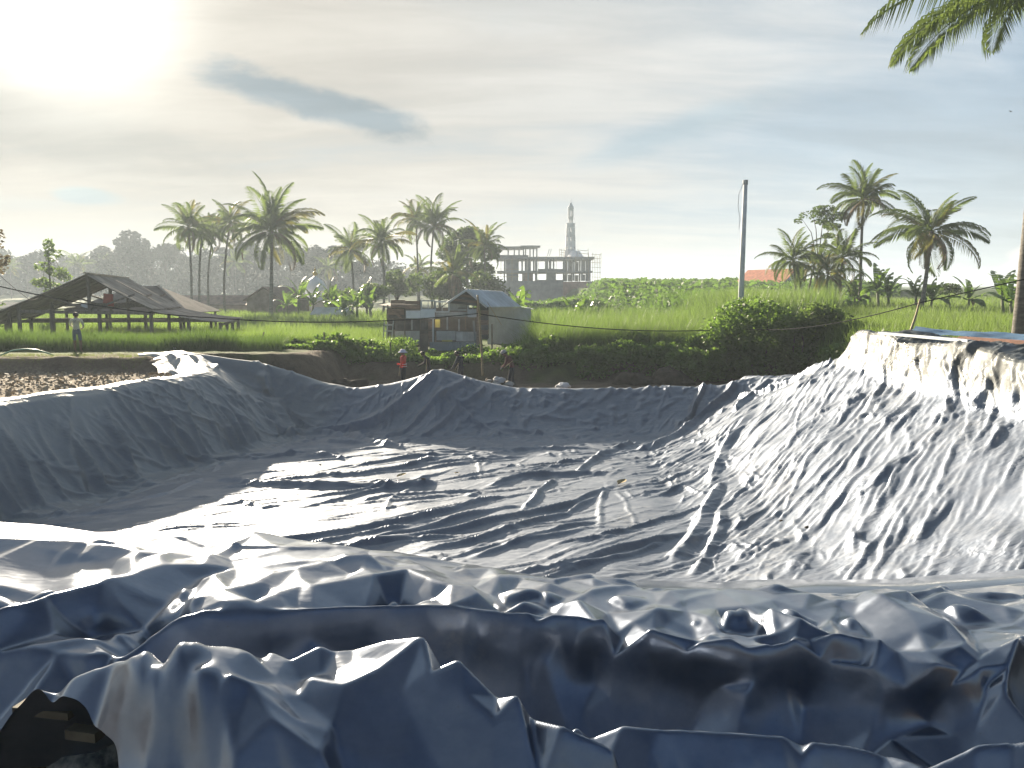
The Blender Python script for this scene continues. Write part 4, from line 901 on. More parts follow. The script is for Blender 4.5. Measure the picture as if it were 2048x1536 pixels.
BAN = [(598, 95, 2.6, 1.5, 'banana plant left of the white dome'), (622, 92, 2.2, 1.35, 'banana plant in front of the white dome'), (655, 90, 2.4, 1.4, 'banana plant right of the white dome'), (575, 96, 1.8, 1.2, 'low banana plant beside the brick house'),
       (715, 84, 2.0, 1.4, 'bright banana plant below the low palm right of the dome'), (745, 84, 1.8, 1.4, 'bright banana plant further right beside the low palm'), (690, 86, 1.5, 1.2, 'small bright banana plant below the low palm'),
       (1040, 66, 1.4, 1.3, 'banana plant with upright new leaf right of the hut'), (1145, 62, 1.0, 1.2, 'banana plant with pale tattered leaves in the crop'), (1178, 62, 1.0, 1.1, 'low banana plant sunk in the crop left of the hill'),
       (1708, 62, 1.3, .9, 'banana plant below the tallest slim palm'), (1757, 58, 1.9, .95, 'tall banana plant right of the tallest slim palm'), (1778, 60, 1.7, .95, 'second banana plant right of the tallest slim palm'), (1830, 58, 1.5, .95, 'banana plant at the foot of the leaning palm'), (1856, 57, 1.3, .9, 'low banana plant right of the leaning palm'),
       (1932, 56, 1.3, .9, 'lone banana plant on the skyline right of the leaning palm'), (2005, 48, 1.6, .95, 'banana plant on the skyline beside the nearest trunk'), (2024, 46, 1.3, .9, 'banana plant half behind the nearest trunk')]
for k, (px_, d_, h_, s_, lab_) in enumerate(BAN):
    x_ = (px_ - 1024) / FPX * d_; banana((x_, d_, gz(x_, d_)), h_, lab_, k, 8 if d_ > 80 else 9, s_)

# broadleaf trees
def crown_cards(lobes, n, s, seed, flat=1.0):
    r = np.random.default_rng(seed); w = np.array([l[3] * l[4] * l[5] for l in lobes]) ** .7; c = r.choice(len(lobes), n, p=w / w.sum()); L = np.array(lobes)[c]
    d = r.normal(size=(n, 3)); d /= np.linalg.norm(d, axis=1, keepdims=True); rad = (.35 + .65 * r.random(n) ** .45)[:, None]
    p = L[:, :3] + d * rad * L[:, 3:6]; g = fbm(p[:, 0] * 1.1, p[:, 2] * 1.1 + p[:, 1], 2, seed + 5); k = g > -.45; p = p[k]
    return leafcards(p[:, 0], p[:, 1], p[:, 2], s * (.6 + .8 * r.random(len(p))), r)
def limbs(mb, H, trunk_r, lobes, split, seed, lean=(0, 0)):
    r = random.Random(seed); top = Vector((lean[0], lean[1], H * split))
    mb.tube([Vector((0, 0, -.4)), Vector((lean[0] * .3, lean[1] * .3, H * split * .5)), top], [trunk_r * 1.25, trunk_r, trunk_r * .8], 8)
    for l in lobes:
        c = Vector(l[:3]); m = top.lerp(c, .5) + Vector((0, 0, .12 * (c - top).length)); mb.tube([top * (.75 + .2 * r.random()), m, c], [trunk_r * .6, trunk_r * .35, trunk_r * .12], 5)
def lobes_round(R_, H, n, seed, flat=.8, spread_=.7):
    r = random.Random(seed); out = []
    for k in range(n):
        a = r.random() * 6.28; q = spread_ * R_ * math.sqrt(r.random()); s = R_ * (.30 + .22 * r.random()); out.append((q * math.cos(a), q * math.sin(a), H * (.55 + .40 * r.random() * (1 - .5 * q / R_)), s, s, s * flat))
    return out
def tree(base, H, lobes, label, leafn, leafs, seed, trunk=.18, split=.5, mat=None, cat='tree', group=None, lean=(0, 0), name='broadleaf_tree'):
    o = tag(empty(name, base), label, cat, group); mb = MB(); limbs(mb, H, trunk, lobes, split, seed, lean); mb.build('trunk', M_BARK, o, smooth=True)
    link('crown', np_mesh('crown', *crown_cards(lobes, leafn, leafs, seed)), mat or M_LEAF, o); return o
def gb(px, d): x = (px - 1024) / FPX * d; return (x, d, gz(x, d))
# the dark round tree between the palms and the unfinished building, and dark trees below it
tree(gb(935, 125), 14.5, [(0, 0, 11.6, 4.0, 3.5, 2.2), (-2.6, 0, 10.0, 2.4, 2.4, 1.5), (2.9, .5, 10.3, 2.6, 2.4, 1.6), (.5, -1, 12.8, 2.6, 2.4, 1.3), (-.5, 0, 7.5, 2.5, 2.5, 1.8), (2.5, 0, 7.0, 2.2, 2.2, 1.6)], 'dark round-crowned tree between the palms and the unfinished building', 7500, .55, 41, .3)
tree(gb(880, 105), 7.5, lobes_round(4.0, 7, 9, 42), 'dark bushy tree below the two tall close palms', 4000, .45, 42, .2, .4)
tree(gb(935, 108), 7.0, lobes_round(4.2, 6.6, 9, 43), 'dark bushy tree below the round-crowned tree', 4000, .45, 43, .2, .4)
tree(gb(975, 112), 6.0, lobes_round(3.6, 5.6, 8, 44), 'dark bushy tree in front of the unfinished building', 3200, .45, 44, .2, .4)
tree(gb(795, 108), 6.6, lobes_round(3.4, 6.6, 8, 45), 'dark bushy tree behind the hut roof', 3000, .42, 45, .18, .4)
tree(gb(735, 96), 4.6, lobes_round(3.0, 4.4, 8, 46), 'rounded green bush left of the hut', 3000, .40, 46, .15, .35, M_LEAF2)
tree(gb(690, 100), 4.2, lobes_round(2.8, 3.8, 7, 47), 'green bush below the low palm', 2600, .40, 47, .15, .35, M_LEAF2)
# layered tree and its neighbours on the right
tree(gb(1628, 66), 9.0, [(-.6, 0, 8.2, 1.1, 1.0, .35), (.5, .2, 8.6, 1.1, 1.0, .4), (1.5, 0, 8.0, 1.0, 1.0, .35), (.2, -.3, 7.6, .9, .9, .3), (-1.4, 0, 7.7, .8, .8, .3), (1.2, .3, 7.2, .8, .8, .3), (.8, 0, 6.4, .55, .55, .25), (1.6, .2, 5.8, .4, .4, .2)], 'thin tree with flat layered crown beside the tallest slim palm', 2600, .20, 51, .09, .55, M_LEAF, lean=(.1, 0))
tree(gb(1893, 62), 2.6, [(0, 0, 2.2, .8, .7, .28), (.5, 0, 1.9, .6, .5, .25), (-.5, 0, 1.8, .6, .5, .25)], 'small dark flat-topped shrub on the skyline right of the leaning palm', 700, .18, 52, .05, .6)
# left edge
tree(gb(-62, 52), 8.4, [(0, 0, 6.2, 1.9, 1.8, 1.4), (1.6, 0, 6.9, 1.3, 1.2, 1.0), (1.1, .3, 5.0, 1.5, 1.2, .8), (2.2, 0, 5.5, .9, .9, .5), (.2, 0, 7.7, 1.2, 1.2, .7), (.9, 0, 8.2, .8, .8, .5)], 'bronze-leaved tree cut off by the left edge', 3400, .24, 53, .22, .5, M_LEAFR)
tree(gb(-14, 50), 3.2, [(0, 0, 1.6, .9, .9, .8), (.5, 0, 2.4, .7, .7, .5), (.2, 0, .9, .8, .8, .6)], 'green shrub at the left edge beside the open shed', 1400, .2, 54, .06, .5, M_LEAF2)
tree(gb(108, 72), 8.4, [(.1, 0, 7.6, .5, .5, .6), (.5, 0, 6.7, .8, .7, .6), (-.5, 0, 5.6, .8, .7, .5), (.7, 0, 5.2, 1.0, .8, .5), (-.7, 0, 4.2, 1.0, .8, .5), (.4, 0, 3.6, 1.0, .9, .6), (1.3, 0, 4.7, .7, .6, .4)], 'slender sparse tree rising behind the shed roof at left', 1800, .26, 55, .07, .85, M_LEAF2)
# the far wood in the haze: individual trees, then the mass behind them
FARV = []
for k in range(6):
    lb = lobes_round(5 + k % 3, 15 + 2 * (k % 2), 8, 60 + k, .45 if k % 2 else .8, .8); mb = MB(); limbs(mb, 15, .28, lb, .55, 60 + k); tm = mb.mesh('trunk', True); tm.materials.append(M_BARK)
    cm = np_mesh('crown', *crown_cards(lb, 1500, .95, 60 + k)); cm.materials.append(M_FARLEAF); FARV.append((tm, cm))
rf = random.Random(9)
far_px = [(8, 265, .78), (35, 280, .8), (62, 250, .85), (90, 270, .7), (150, 260, .62), (172, 290, .8), (205, 262, .95), (228, 270, .85), (256, 240, .98), (282, 255, 1.0), (310, 262, .9), (338, 250, .85), (362, 270, .92), (398, 262, .8), (425, 250, .85), (470, 262, .95), (495, 250, .9), (520, 262, .85), (560, 240, .95), (585, 255, 1.02), (612, 245, .95), (636, 235, .9), (660, 232, .8), (684, 225, .85), (722, 215, .7), (745, 210, .62), (780, 205, .6)]
for k, (px_, d_, s_) in enumerate(far_px):
    tm, cm = FARV[k % 6]; o = tag(empty('far_tree', gb(px_, d_), rf.random() * 6), 'hazy blue-green tree standing out along the front of the far wood at left', 'tree', 'hazy trees of the far wood'); s_ *= 1.18; o.scale = (s_, s_, s_ * (.95 + .3 * rf.random()))
    link('trunk', tm, None, o); link('crown', cm, None, o)
for k, (px_, d_, s_) in enumerate([(165, 230, 1.25), (215, 250, 1.2), (478, 228, 1.3), (660, 205, 1.1), (30, 240, 1.1), (238, 260, 1.25)]):
    b_ = Vector(gb(px_, d_)); palm(b_, b_ + Vector((0, 0, 8.5 * s_)), 'hazy coconut palm among the trees of the far wood at left', n=13, size=s_, seed=70 + k, nuts=0, group='hazy palms of the far wood')
rw = np.random.default_rng(77); n_ = 42000; y_ = 262 + 110 * rw.random(n_); x_ = (-.75 + .66 * rw.random(n_)) * y_
hh = 11.5 + 5.0 * fbm(x_ * .05, y_ * .05, 3, 78) - 3.5 * sstep(x_ / y_, -.3, -.12)
stuff('far_wood', [leafcards(x_, y_, ground_z(x_, y_) + np.maximum(hh, 2) * rw.random(n_) ** .8, 1.5 * (.6 + .8 * rw.random(n_)), rw)], M_FARLEAF, 'hazy wood closing the valley in the far left distance', 'wood')
# creeper-covered bushes below the concrete pole
def bush(px0, px1, d, ztop, label, seed, n, mat, depth=1.6):
    x0, x1 = (px0 - 1024) / FPX * d, (px1 - 1024) / FPX * d; r = random.Random(seed); cx = (x0 + x1) / 2; g = gz(cx, d) * .3 + .95 * .7; lb = []
    for k in range(16):
        x = x0 + (x1 - x0) * (k + .5) / 16 - cx; e = 1 - .35 * abs(2 * (k + .5) / 16 - 1) ** 2
        for zf in (.18, .5, .8): lb.append((x, r.gauss(0, .3), (ztop - g) * zf * e, (x1 - x0) / 11 * (.8 + .5 * r.random()), depth * (1 - .4 * zf) * .7, (ztop - g) * .22))
    o = tag(empty('bush', (cx, d, g)), label, 'bush'); mb = MB()
    for k in range(7): x = (x0 + (x1 - x0) * (k + .5) / 7) - cx; mb.tube([(x, 0, -.5), (x + .2, .1, (ztop - g) * .4), (x + .35 * r.gauss(0, 1), 0, (ztop - g) * .8)], [.05, .035, .01], 5)
    mb.build('stem', M_BARK, o); link('crown', np_mesh('crown', *crown_cards(lb, n, .17, seed)), mat, o); return o
bush(1412, 1592, 35.6, 4.85, 'large dark bush overgrown with creeper around the concrete pole', 81, 15000, M_WEED)
bush(1572, 1704, 34.6, 4.55, 'green bush just right of the creeper-covered pole', 82, 11000, M_LEAF2)
bush(1655, 1770, 32.0, 3.1, 'low green growth where the bushes meet the terrace end', 83, 5000, M_WEED, 1.0)
bush(1330, 1440, 35.2, 2.5, 'low leafy bush left of the concrete pole', 84, 4500, M_WEED, 1.0)
bush(505, 560, 37.2, 2.45, 'small dark bush at the left end of the earth cutting', 85, 1600, M_WEED, .7)
bush(590, 645, 37.2, 2.5, 'brownish withered bush on the lip of the earth cutting', 86, 1300, M_LEAFR, .6)
bush(1745, 1830, 26.5, 3.75, 'low dark plant behind the end of the terrace', 87, 1600, M_WEED, .6)
# ------------------------------------------------------------------ buildings and built things
M_TIN = material('weathered_tin', (.36, .31, .26), .75, .3, 1.2, metallic=.15); M_TINL = material('pale_tin', (.42, .46, .50), .5, .15, 1.5, metallic=.3); M_TIMB = material('grey_timber', (.17, .145, .12), .85, .35, 3, stretch=(4, 4, 1)); M_BOARD = material('brown_board', (.30, .21, .16), .85, .3, 3, stretch=(1, 1, 5))
M_PLY = material('grey_board', (.58, .57, .55), .85, .2, 2); M_WHITE = material('white_sheet', (.82, .84, .86), .6, .1, 2); M_WPAINT = material('white_paint', (.72, .73, .74), .6, .1, 2); M_YEL = material('yellow_board', (.62, .56, .16), .7, .15, 3); M_DARK = material('dark_board', (.15, .135, .125), .9, .3, 3)
M_BAMB = material('bamboo', (.38, .29, .17), .6, .25, 4, stretch=(2, 2, 8)); M_CONC = material('raw_concrete', (.24, .245, .265), .9, .2, .8); M_CONCP = material('pale_concrete', (.62, .63, .63), .85, .15, 2, bump=.2, bscale=14); M_RENDER = material('minaret_render', (.72, .72, .74), .85, .12, .8); M_BRICK = material('brick_wall', (.26, .19, .165), .9, .25, 1.5)
M_REDW = material('red_brick_wall', (.33, .17, .13), .9, .2, 1); M_RTILE = material('red_tile', (.45, .17, .10), .8, .2, 2); M_BTILE = material('brown_tile', (.17, .11, .085), .9, .3, 1.5); M_DOME = material('white_dome_paint', (.70, .72, .76), .5, .06, 1); M_GOLD = material('gold_paint', (.60, .42, .09), .35, .1, 2, metallic=.6)
M_BLK = material('black_cable', (.015, .016, .018), .95, .1, 2, spec=.1); M_STEEL = material('steel_pipe', (.30, .31, .32), .5, .2, 3, metallic=.5); M_CLOTHR = material('red_cloth', (.45, .09, .06), .85, .2, 4); M_GLASS = material('window_glass', (.03, .04, .05), .1, .2, 1, spec=.8)

# ---- open shed on the left
def open_shed():
    o0 = at(175, 548, 44); g0 = gz(o0.x, 44); f = Vector((-.232, .973, 0)).normalized(); r = Vector((f.y, -f.x, 0)); org = Vector((o0.x, 44, g0))
    o = tag(empty('open_shed', org), 'open-sided shed with a sagging grey tin gable roof at left', 'shed')
    L = lambda a, b, z: r * a + f * b + Vector((0, 0, z))
    zr, le, re_, lt = o0.z - g0, (-6.2, 1.62), (3.4, 2.35), (7.3, 1.55); ln = 9.2
    def tin(a0, z0, a1, z1, n=9, wave=7):
        """corrugated sheets laid side by side along the ridge"""
        w = ln / n
        for k in range(n):
            mb = MB(); m = wave * 2; st = 6; sag = .05 * random.random()
            for i in range(m + 1):
                for j in range(st + 1):
                    t = j / st; b = k * w + (w + .04) * i / m; z = z0 + (z1 - z0) * t - .10 * math.sin(math.pi * t) - .06 * math.sin(math.pi * (b / ln)) + (.022 if i % 2 else -.022) + sag * t + .012 * (k % 2); mb.v.append(tuple(L(a0 + (a1 - a0) * t, b - .3, z)))
            for i in range(m):
                for j in range(st): q = i * (st + 1) + j; mb.f.append((q, q + 1, q + st + 2, q + st + 1))
            mb.build('roof_sheet', M_TIN, o)
    tin(0, zr, *le); tin(0, zr, *re_); tin(re_[0] - .2, re_[1] - .05, *lt)
    MB().bar(L(0, -.4, zr + .05), L(0, ln - .2, zr - .02), .22, .07).build('ridge_cap', M_TIN, o)
    posts = [(-5.9, 0), (-5.9, 4.5), (-5.9, 8.6), (-3.6, 0), (-3.3, 4.5), (-2.0, 0), (0.4, .3), (0, 8.7), (3.2, 0), (3.3, 4.5), (3.3, 8.7), (5.2, .1), (7.0, 0), (7.0, 3.0), (7.0, 6.0), (7.0, 8.8), (-4.8, 2), (5.3, 8.5)]
    for a, b in posts:
        zt = zr + (le[1] - zr) * (-a / -le[0]) if a < 0 else (zr + (re_[1] - zr) * a / re_[0] if a <= 3.4 else re_[1] + (lt[1] - re_[1]) * (a - 3.4) / 3.9)
        zt = min(zt, 2.35) if abs(a) < 3 else zt - .08
        p = L(a, b, 0); gg = gz((org + p).x, (org + p).y) - org.z - .2; MB().bar(Vector((p.x, p.y, gg)), Vector((p.x + .03 * random.gauss(0, 1), p.y, zt)), .16, .15).build('post', M_TIMB, o)
    for b in (0, 4.5, 8.7):
        MB().bar(L(-5.9, b, 1.55), L(7.0, b, 1.5), .10, .16).build('tie_beam', M_TIMB, o) if b else MB().bar(L(-3.6, 0, 2.25), L(3.4, 0, 2.1), .10, .18).build('tie_beam', M_TIMB, o)
        MB().bar(L(0, b, 2.1), L(0, b, zr - .1), .14).build('king_post', M_TIMB, o)
        for s in (-1, 1): MB().bar(L(0, b, 2.3), L(s * 2.4, b, zr - 1.15), .10).build('strut', M_TIMB, o)
        MB().bar(L(0, b, zr - .12), L(le[0], b, le[1] - .12), .09, .12).build('rafter', M_TIMB, o); MB().bar(L(0, b, zr - .12), L(re_[0], b, re_[1] - .12), .09, .12).build('rafter', M_TIMB, o)
    MB().bar(L(-5.9, 0, 1.5), L(-5.9, 8.8, 1.5), .1, .14).build('side_beam', M_TIMB, o); MB().bar(L(3.3, 0, 2.15), L(3.3, 8.8, 2.15), .1, .14).build('side_beam', M_TIMB, o); MB().bar(L(7.0, 0, 1.4), L(7.0, 8.8, 1.4), .1, .12).build('side_beam', M_TIMB, o)
    for k in range(14):     # battens stored in the loft
        b = .5 + 6 * random.random(); MB().bar(L(-2.5 + 1.5 * random.random(), b, 2.3 + .1 * k % .4), L(1.5 + 1.3 * random.random(), b + random.random(), 2.35 + .5 * random.random()), .07).build('loft_batten', M_TIMB, o)
    # things kept in the loft
    c = org + L(.95, .2, 2.95); MB().box((0, 0, 0), (.5, .12, .55)).box((.15, .02, -.32), (.3, .1, .2)).build('hanging_cloth', M_CLOTHR, loc=c, rot=(0, .1, 0)); tag(bpy.data.objects['hanging_cloth'], 'red cloth hanging below the shed roof', 'cloth')
    s = MB().lathe([(.01, -.16), (.26, -.12), (.30, 0), (.20, .12), (.05, .2), (.09, .26)], 9).build('white_bag', M_WHITE, loc=org + L(-.25, .3, 2.5), smooth=True, rot=(0, .6, 0)); tag(s, 'crumpled white bag stuffed in the loft of the open shed', 'bag')
    # second, hipped roof behind
    o2v = at(300, 572, 57); g2 = gz(o2v.x, 57); o2 = tag(empty('rear_shed', (o2v.x, 57, g2)), 'smaller dark hipped roof shed behind the open shed', 'shed'); z2 = o2v.z - g2; e = 1.95
    A, B = Vector((-1.0, 0, z2)), Vector((.6, 0, z2)); c1, c2, c3, c4 = Vector((-5, -3.2, e)), Vector((4.0, -3.2, e)), Vector((4.0, 3.2, e)), Vector((-5, 3.2, e))
    for nm, q in (('roof_slope', (c1, c2, B, A)), ('roof_slope', (c3, c4, A, B)), ('roof_hip', (c2, c3, B)), ('roof_hip', (c4, c1, A))):
        n = (q[1] - q[0]).cross(q[2] - q[0]).normalized() * .05; mb = MB(); mb.quad(*q); mb.quad(*[p - n for p in q][::-1])
        for i in range(len(q)): a_, b_ = q[i], q[(i + 1) % len(q)]; mb.quad(a_, a_ - n, b_ - n, b_)
        mb.build(nm, material('dark_tin', (.17, .145, .125), .9, .3, 1.2), o2)
    MB().bar(B + Vector((0, 0, .04)), c2 + Vector((0, 0, .04)), .2, .05).build('hip_cap', M_TIN, o2)
    for x in (-4.6, -1.8, .9, 3.6):
        for y in (-2.9, 2.9): MB().bar((x, y, -.4), (x, y, e), .14).build('post', M_TIMB, o2)
open_shed()

# ---- patchwork hut
def hut():
    D = 43.0; org = at(865, 700, D); g = gz(-4.5, D); org = Vector((0, D, g)); o = tag(empty('patchwork_hut', (-4.5, D, g)), 'ramshackle hut of patched boards, sheets and old window frames', 'hut'); off = Vector((-4.5, D, g))
    def w(X, Y, dy=0.0): p = at(740 + X * .166, 560 + Y * .166, D); return Vector((p.x + 4.5, dy, p.z - g))
    def panel(nm, X0, Y0, X1, Y1, mat, th=.05, dy=0.0, boards=0, ribs=0, vert=True):
        a, b = w(X0, Y1), w(X1, Y0); cx, cz, sx, sz = (a.x + b.x) / 2, (a.z + b.z) / 2, b.x - a.x, b.z - a.z
        n = max(boards, 1)
        for k in range(n):
            if vert: MB().box((a.x + sx * (k + .5) / n, dy + .006 * (k % 2), cz + .012 * random.gauss(0, 1) * (n > 1)), (sx / n - (.012 if n > 1 else 0), th, sz)).build(nm, mat, o)
            else: MB().box((cx, dy + .006 * (k % 2), a.z + sz * (k + .5) / n), (sx, th, sz / n - (.012 if n > 1 else 0))).build(nm, mat, o)
        for k in range(ribs):
            pass
    def tin_panel(nm, X0, Y0, X1, Y1, mat, dy=0.0, n=14):
        a, b = w(X0, Y1), w(X1, Y0); mb = MB()
        for i in range(n * 2 + 1):
            x = a.x + (b.x - a.x) * i / (n * 2); y = dy + (.02 if i % 2 else -.02); mb.v += [(x, y, a.z), (x, y, b.z)]
        for i in range(n * 2): mb.f.append((2 * i, 2 * i + 2, 2 * i + 3, 2 * i + 1))
        mb.build(nm, mat, o)
    panel('wall_board', 250, 240, 425, 338, M_BOARD, boards=2, vert=False, dy=.02); panel('wall_board', 428, 250, 612, 345, M_BOARD, boards=2, vert=False); panel('wall_board', 215, 345, 425, 420, M_BOARD, boards=2, vert=False, dy=.05); panel('wall_board', 215, 425, 330, 475, M_DARK, dy=.06)
    MB().bar(w(235, 340, -.06), w(380, 450, -.06), .05, .12).build('brace', M_BOARD, o)
    panel('white_cover', 435, 368, 608, 462, M_WHITE, dy=-.04); panel('white_cover', 612, 356, 782, 466, M_WHITE, dy=-.05)
    for X0, Y0, X1, Y1 in ((620, 250, 782, 352), (788, 262, 950, 382), (1180, 264, 1298, 440)):
        a, b = w(X0, Y1), w(X1, Y0); mb = MB()
        for q in ((a.x, b.x, b.z, b.z), (a.x, b.x, a.z, a.z)): mb.bar((q[0], -.03, q[2]), (q[1], -.03, q[3]), .06, .07)
        wf = mb.bar((a.x, -.03, a.z), (a.x, -.03, b.z), .07).bar((b.x, -.03, a.z), (b.x, -.03, b.z), .07).bar(((a.x + b.x) / 2, -.03, a.z), ((a.x + b.x) / 2, -.03, b.z), .035).build('window_frame', M_WPAINT, o)
    panel('window_cover', 1184, 352, 1292, 436, M_WHITE, dy=.05); MB().bar(w(800, 372, -.05), w(935, 275, -.05), .05).build('brace', M_TIMB, o)
    panel('wall_board', 955, 275, 1162, 370, M_PLY, dy=.03, boards=2); panel('wall_board', 795, 385, 1165, 445, M_PLY, boards=3, vert=False, dy=.03); panel('wall_board', 1120, 270, 1180, 440, M_BOARD, dy=.06)
    panel('wall_board', 300, 602, 600, 765, M_PLY, dy=.06, boards=3); panel('wall_board', 300, 480, 425, 600, M_DARK, dy=.10, boards=2); panel('wall_board', 215, 600, 300, 740, M_DARK, dy=.10, boards=3); panel('wall_board', 430, 470, 606, 606, M_DARK, dy=.14, boards=6)
    tin_panel('tin_panel', 606, 655, 698, 852, M_TIN, -.05, 9); panel('wall_board', 608, 480, 700, 640, M_DARK, dy=.12, boards=3); panel('door_board', 702, 505, 752, 790, M_BOARD, dy=.10, boards=2)
    panel('wall_board', 800, 612, 1030, 730, M_PLY, dy=.05, boards=2); panel('wall_board', 1036, 625, 1285, 742, M_PLY, dy=.07, boards=3); panel('yellow_strip', 865, 722, 992, 742, M_YEL, dy=-.02); panel('yellow_panel', 748, 465, 836, 575, M_YEL, dy=.35); tin_panel('tin_panel', 722, 746, 1290, 850, M_TINL, -.10, 24)
    panel('lean_board', 786, 620, 800, 770, M_BOARD, dy=-.06)
    for X, Y0, Y1, m in ((420, 340, 750, M_TIMB), (606, 240, 850, M_TIMB), (778, 250, 780, M_TIMB), (760, 470, 775, M_WPAINT), (930, 440, 600, M_PLY), (1072, 470, 612, M_PLY), (1150, 440, 602, M_BOARD), (212, 300, 760, M_TIMB), (505, 480, 600, M_PLY)): MB().bar(w(X, Y1, .0), w(X, Y0, .0), .07).build('post', m, o)
    MB().bar(w(1300, 810, -.05), w(1300, 250, -.05), .20, .14).build('corner_post', M_BOARD, o); MB().bar(w(1270, 740, -.12), w(1248, 490, -.12), .10).build('leaning_pipe', M_STEEL, o)
    for Y in (340, 466, 606): MB().bar(w(210, Y, .04), w(1290, Y, .04), .06, .07).build('rail', M_TIMB, o)
    # side wall, back wall, floor of shelves in the dark interior
    a, b = w(1330, 720), w(1420, 310)
    for k in range(7): z = a.z + (b.z - a.z) * (k + .5) / 7; MB().box(((a.x + b.x) / 2, .9, z), (b.x - a.x, 1.6, (b.z - a.z) / 7 - .02)).build('side_board', M_BOARD if k % 2 else M_DARK, o)
    p0, p1 = w(215, 850), w(1300, 350); MB().box(((p0.x + p1.x) / 2, 3.0, (p0.z + p1.z) / 2), (p1.x - p0.x, .08, p1.z - p0.z)).build('back_wall', M_DARK, o); MB().box((p0.x, 1.5, (p0.z + p1.z) / 2), (.08, 2.9, p1.z - p0.z)).build('end_wall', M_DARK, o)
    MB().quad(w(110, 300, -.2), w(420, 330, -.2), w(420, 300, 3.1), w(110, 285, 3.1)).build('lean_roof', M_TIN, o)
    # gable roof on the right part
    R0, R1 = w(1165, 108, -.5), w(1620, 150, 0) ; rf = Vector((R0.x + 1.9, 6.2, R0.z - .1)); e0, e1 = w(930, 262, -.5), w(1425, 318, -.5)
    for k in range(6):
        for (E, nm) in ((e1, 'roof_sheet'), (e0, 'roof_sheet')):
            a0, a1 = R0.lerp(rf, k / 6), R0.lerp(rf, (k + 1) / 6 + .01); d = E - R0; mb = MB(); n = 10
            for i in range(n + 1):
                p = a0.lerp(a1, i / n) + Vector((0, 0, .02 if i % 2 else -.02)); mb.v += [tuple(p), tuple(p + d * 1.02)]
            for i in range(n): mb.f.append((2 * i, 2 * i + 2, 2 * i + 3, 2 * i + 1))
            mb.build(nm, M_TINL, o)
    for k in range(6):
        t0, t1 = k / 6, (k + 1) / 6; A0, A1 = R0.lerp(e0, t0), R0.lerp(e0, t1); B0, B1 = R0.lerp(e1, t0), R0.lerp(e1, t1); dv = Vector((0, .25, -.05)); MB().quad(A0 + dv, A1 + dv, B1 + dv, B0 + dv).build('gable_board', M_DARK if k % 2 else M_BOARD, o)
    MB().bar(e1 + Vector((-.05, .1, -.05)), R0 + Vector((0, 0, -.06)), .06, .12).build('barge_board', M_WPAINT, o); MB().bar(e0 + Vector((.05, .1, -.05)), R0 + Vector((0, 0, -.06)), .06, .12).build('barge_board', M_WPAINT, o)
    # pale annex behind
    an = tag(empty('tin_annex', (.2, 49.5, gz(.2, 49.5))), 'pale metal-clad annex wall behind the right end of the hut', 'shed'); x0, x1 = -1.75, 1.0; zt = 2.35
    for k in range(5): mb = MB(); xa = x0 + (x1 - x0) * k / 5; mb.box((xa + .275, 0, zt / 2 - .1), (.545, .06, zt + .2 - (k / 5) * .55 + .3)); mb.build('wall_sheet', M_TINL, an)
    MB().quad((x0, -.2, zt + .45), (x1 + .2, -.2, zt - .15), (x1 + .2, 3, zt - .15), (x0, 3, zt + .45)).build('roof_sheet', M_TINL, an); MB().box((x1, 1.5, zt / 2 - .3), (.06, 3, zt)).build('wall_sheet', M_TINL, an); MB().box((x0, 1.5, zt / 2 - .3), (.06, 3, zt)).build('wall_sheet', M_TINL, an)
    # ladder and pile of bamboo beside it
    la = tag(empty('ladder', at(768, 690, 41.8)), 'pale wooden trestle ladder standing at the left end of the hut', 'ladder'); A = at(766, 686, 41.8); V0 = lambda px, py, dd=0: at(px, py, 41.8 + dd) - A; la.location = A
    for q in ((766, 686, 769, 640), (783, 686, 787, 640), (773, 678, 775, 645)): MB().bar(V0(q[0], q[1]), V0(q[2], q[3]), .05).build('side_rail', M_PLY, la)
    for y in (650, 662, 686): MB().bar(V0(767, y), V0(786, y), .05, .06).build('rung', M_PLY, la)
    r = random.Random(4)
    for k in range(26):
        x0_, x1_ = 735 + 50 * r.random(), 790 + 60 * r.random(); y_ = 685 + 22 * r.random(); dd = 40.6 + 1.0 * (707 - y_) / 22; a, b = at(x0_, y_ - 3 + 5 * r.random(), dd), at(x1_, y_ + 4 * r.gauss(0, 1), dd + .2); a.z = max(a.z, gz(a.x, a.y) + .05); b.z = max(b.z, gz(b.x, b.y) + .05); m = (a + b) / 2
        c = MB().tube([a - m, (a + b) / 2 - m + Vector((0, 0, .03)), b - m], [.035, .032, .025], 6).build('bamboo_pole', M_BAMB, loc=m); tag(c, 'cut bamboo pole lying in the heap left of the hut', 'bamboo pole', 'heap of cut bamboo poles')
hut()

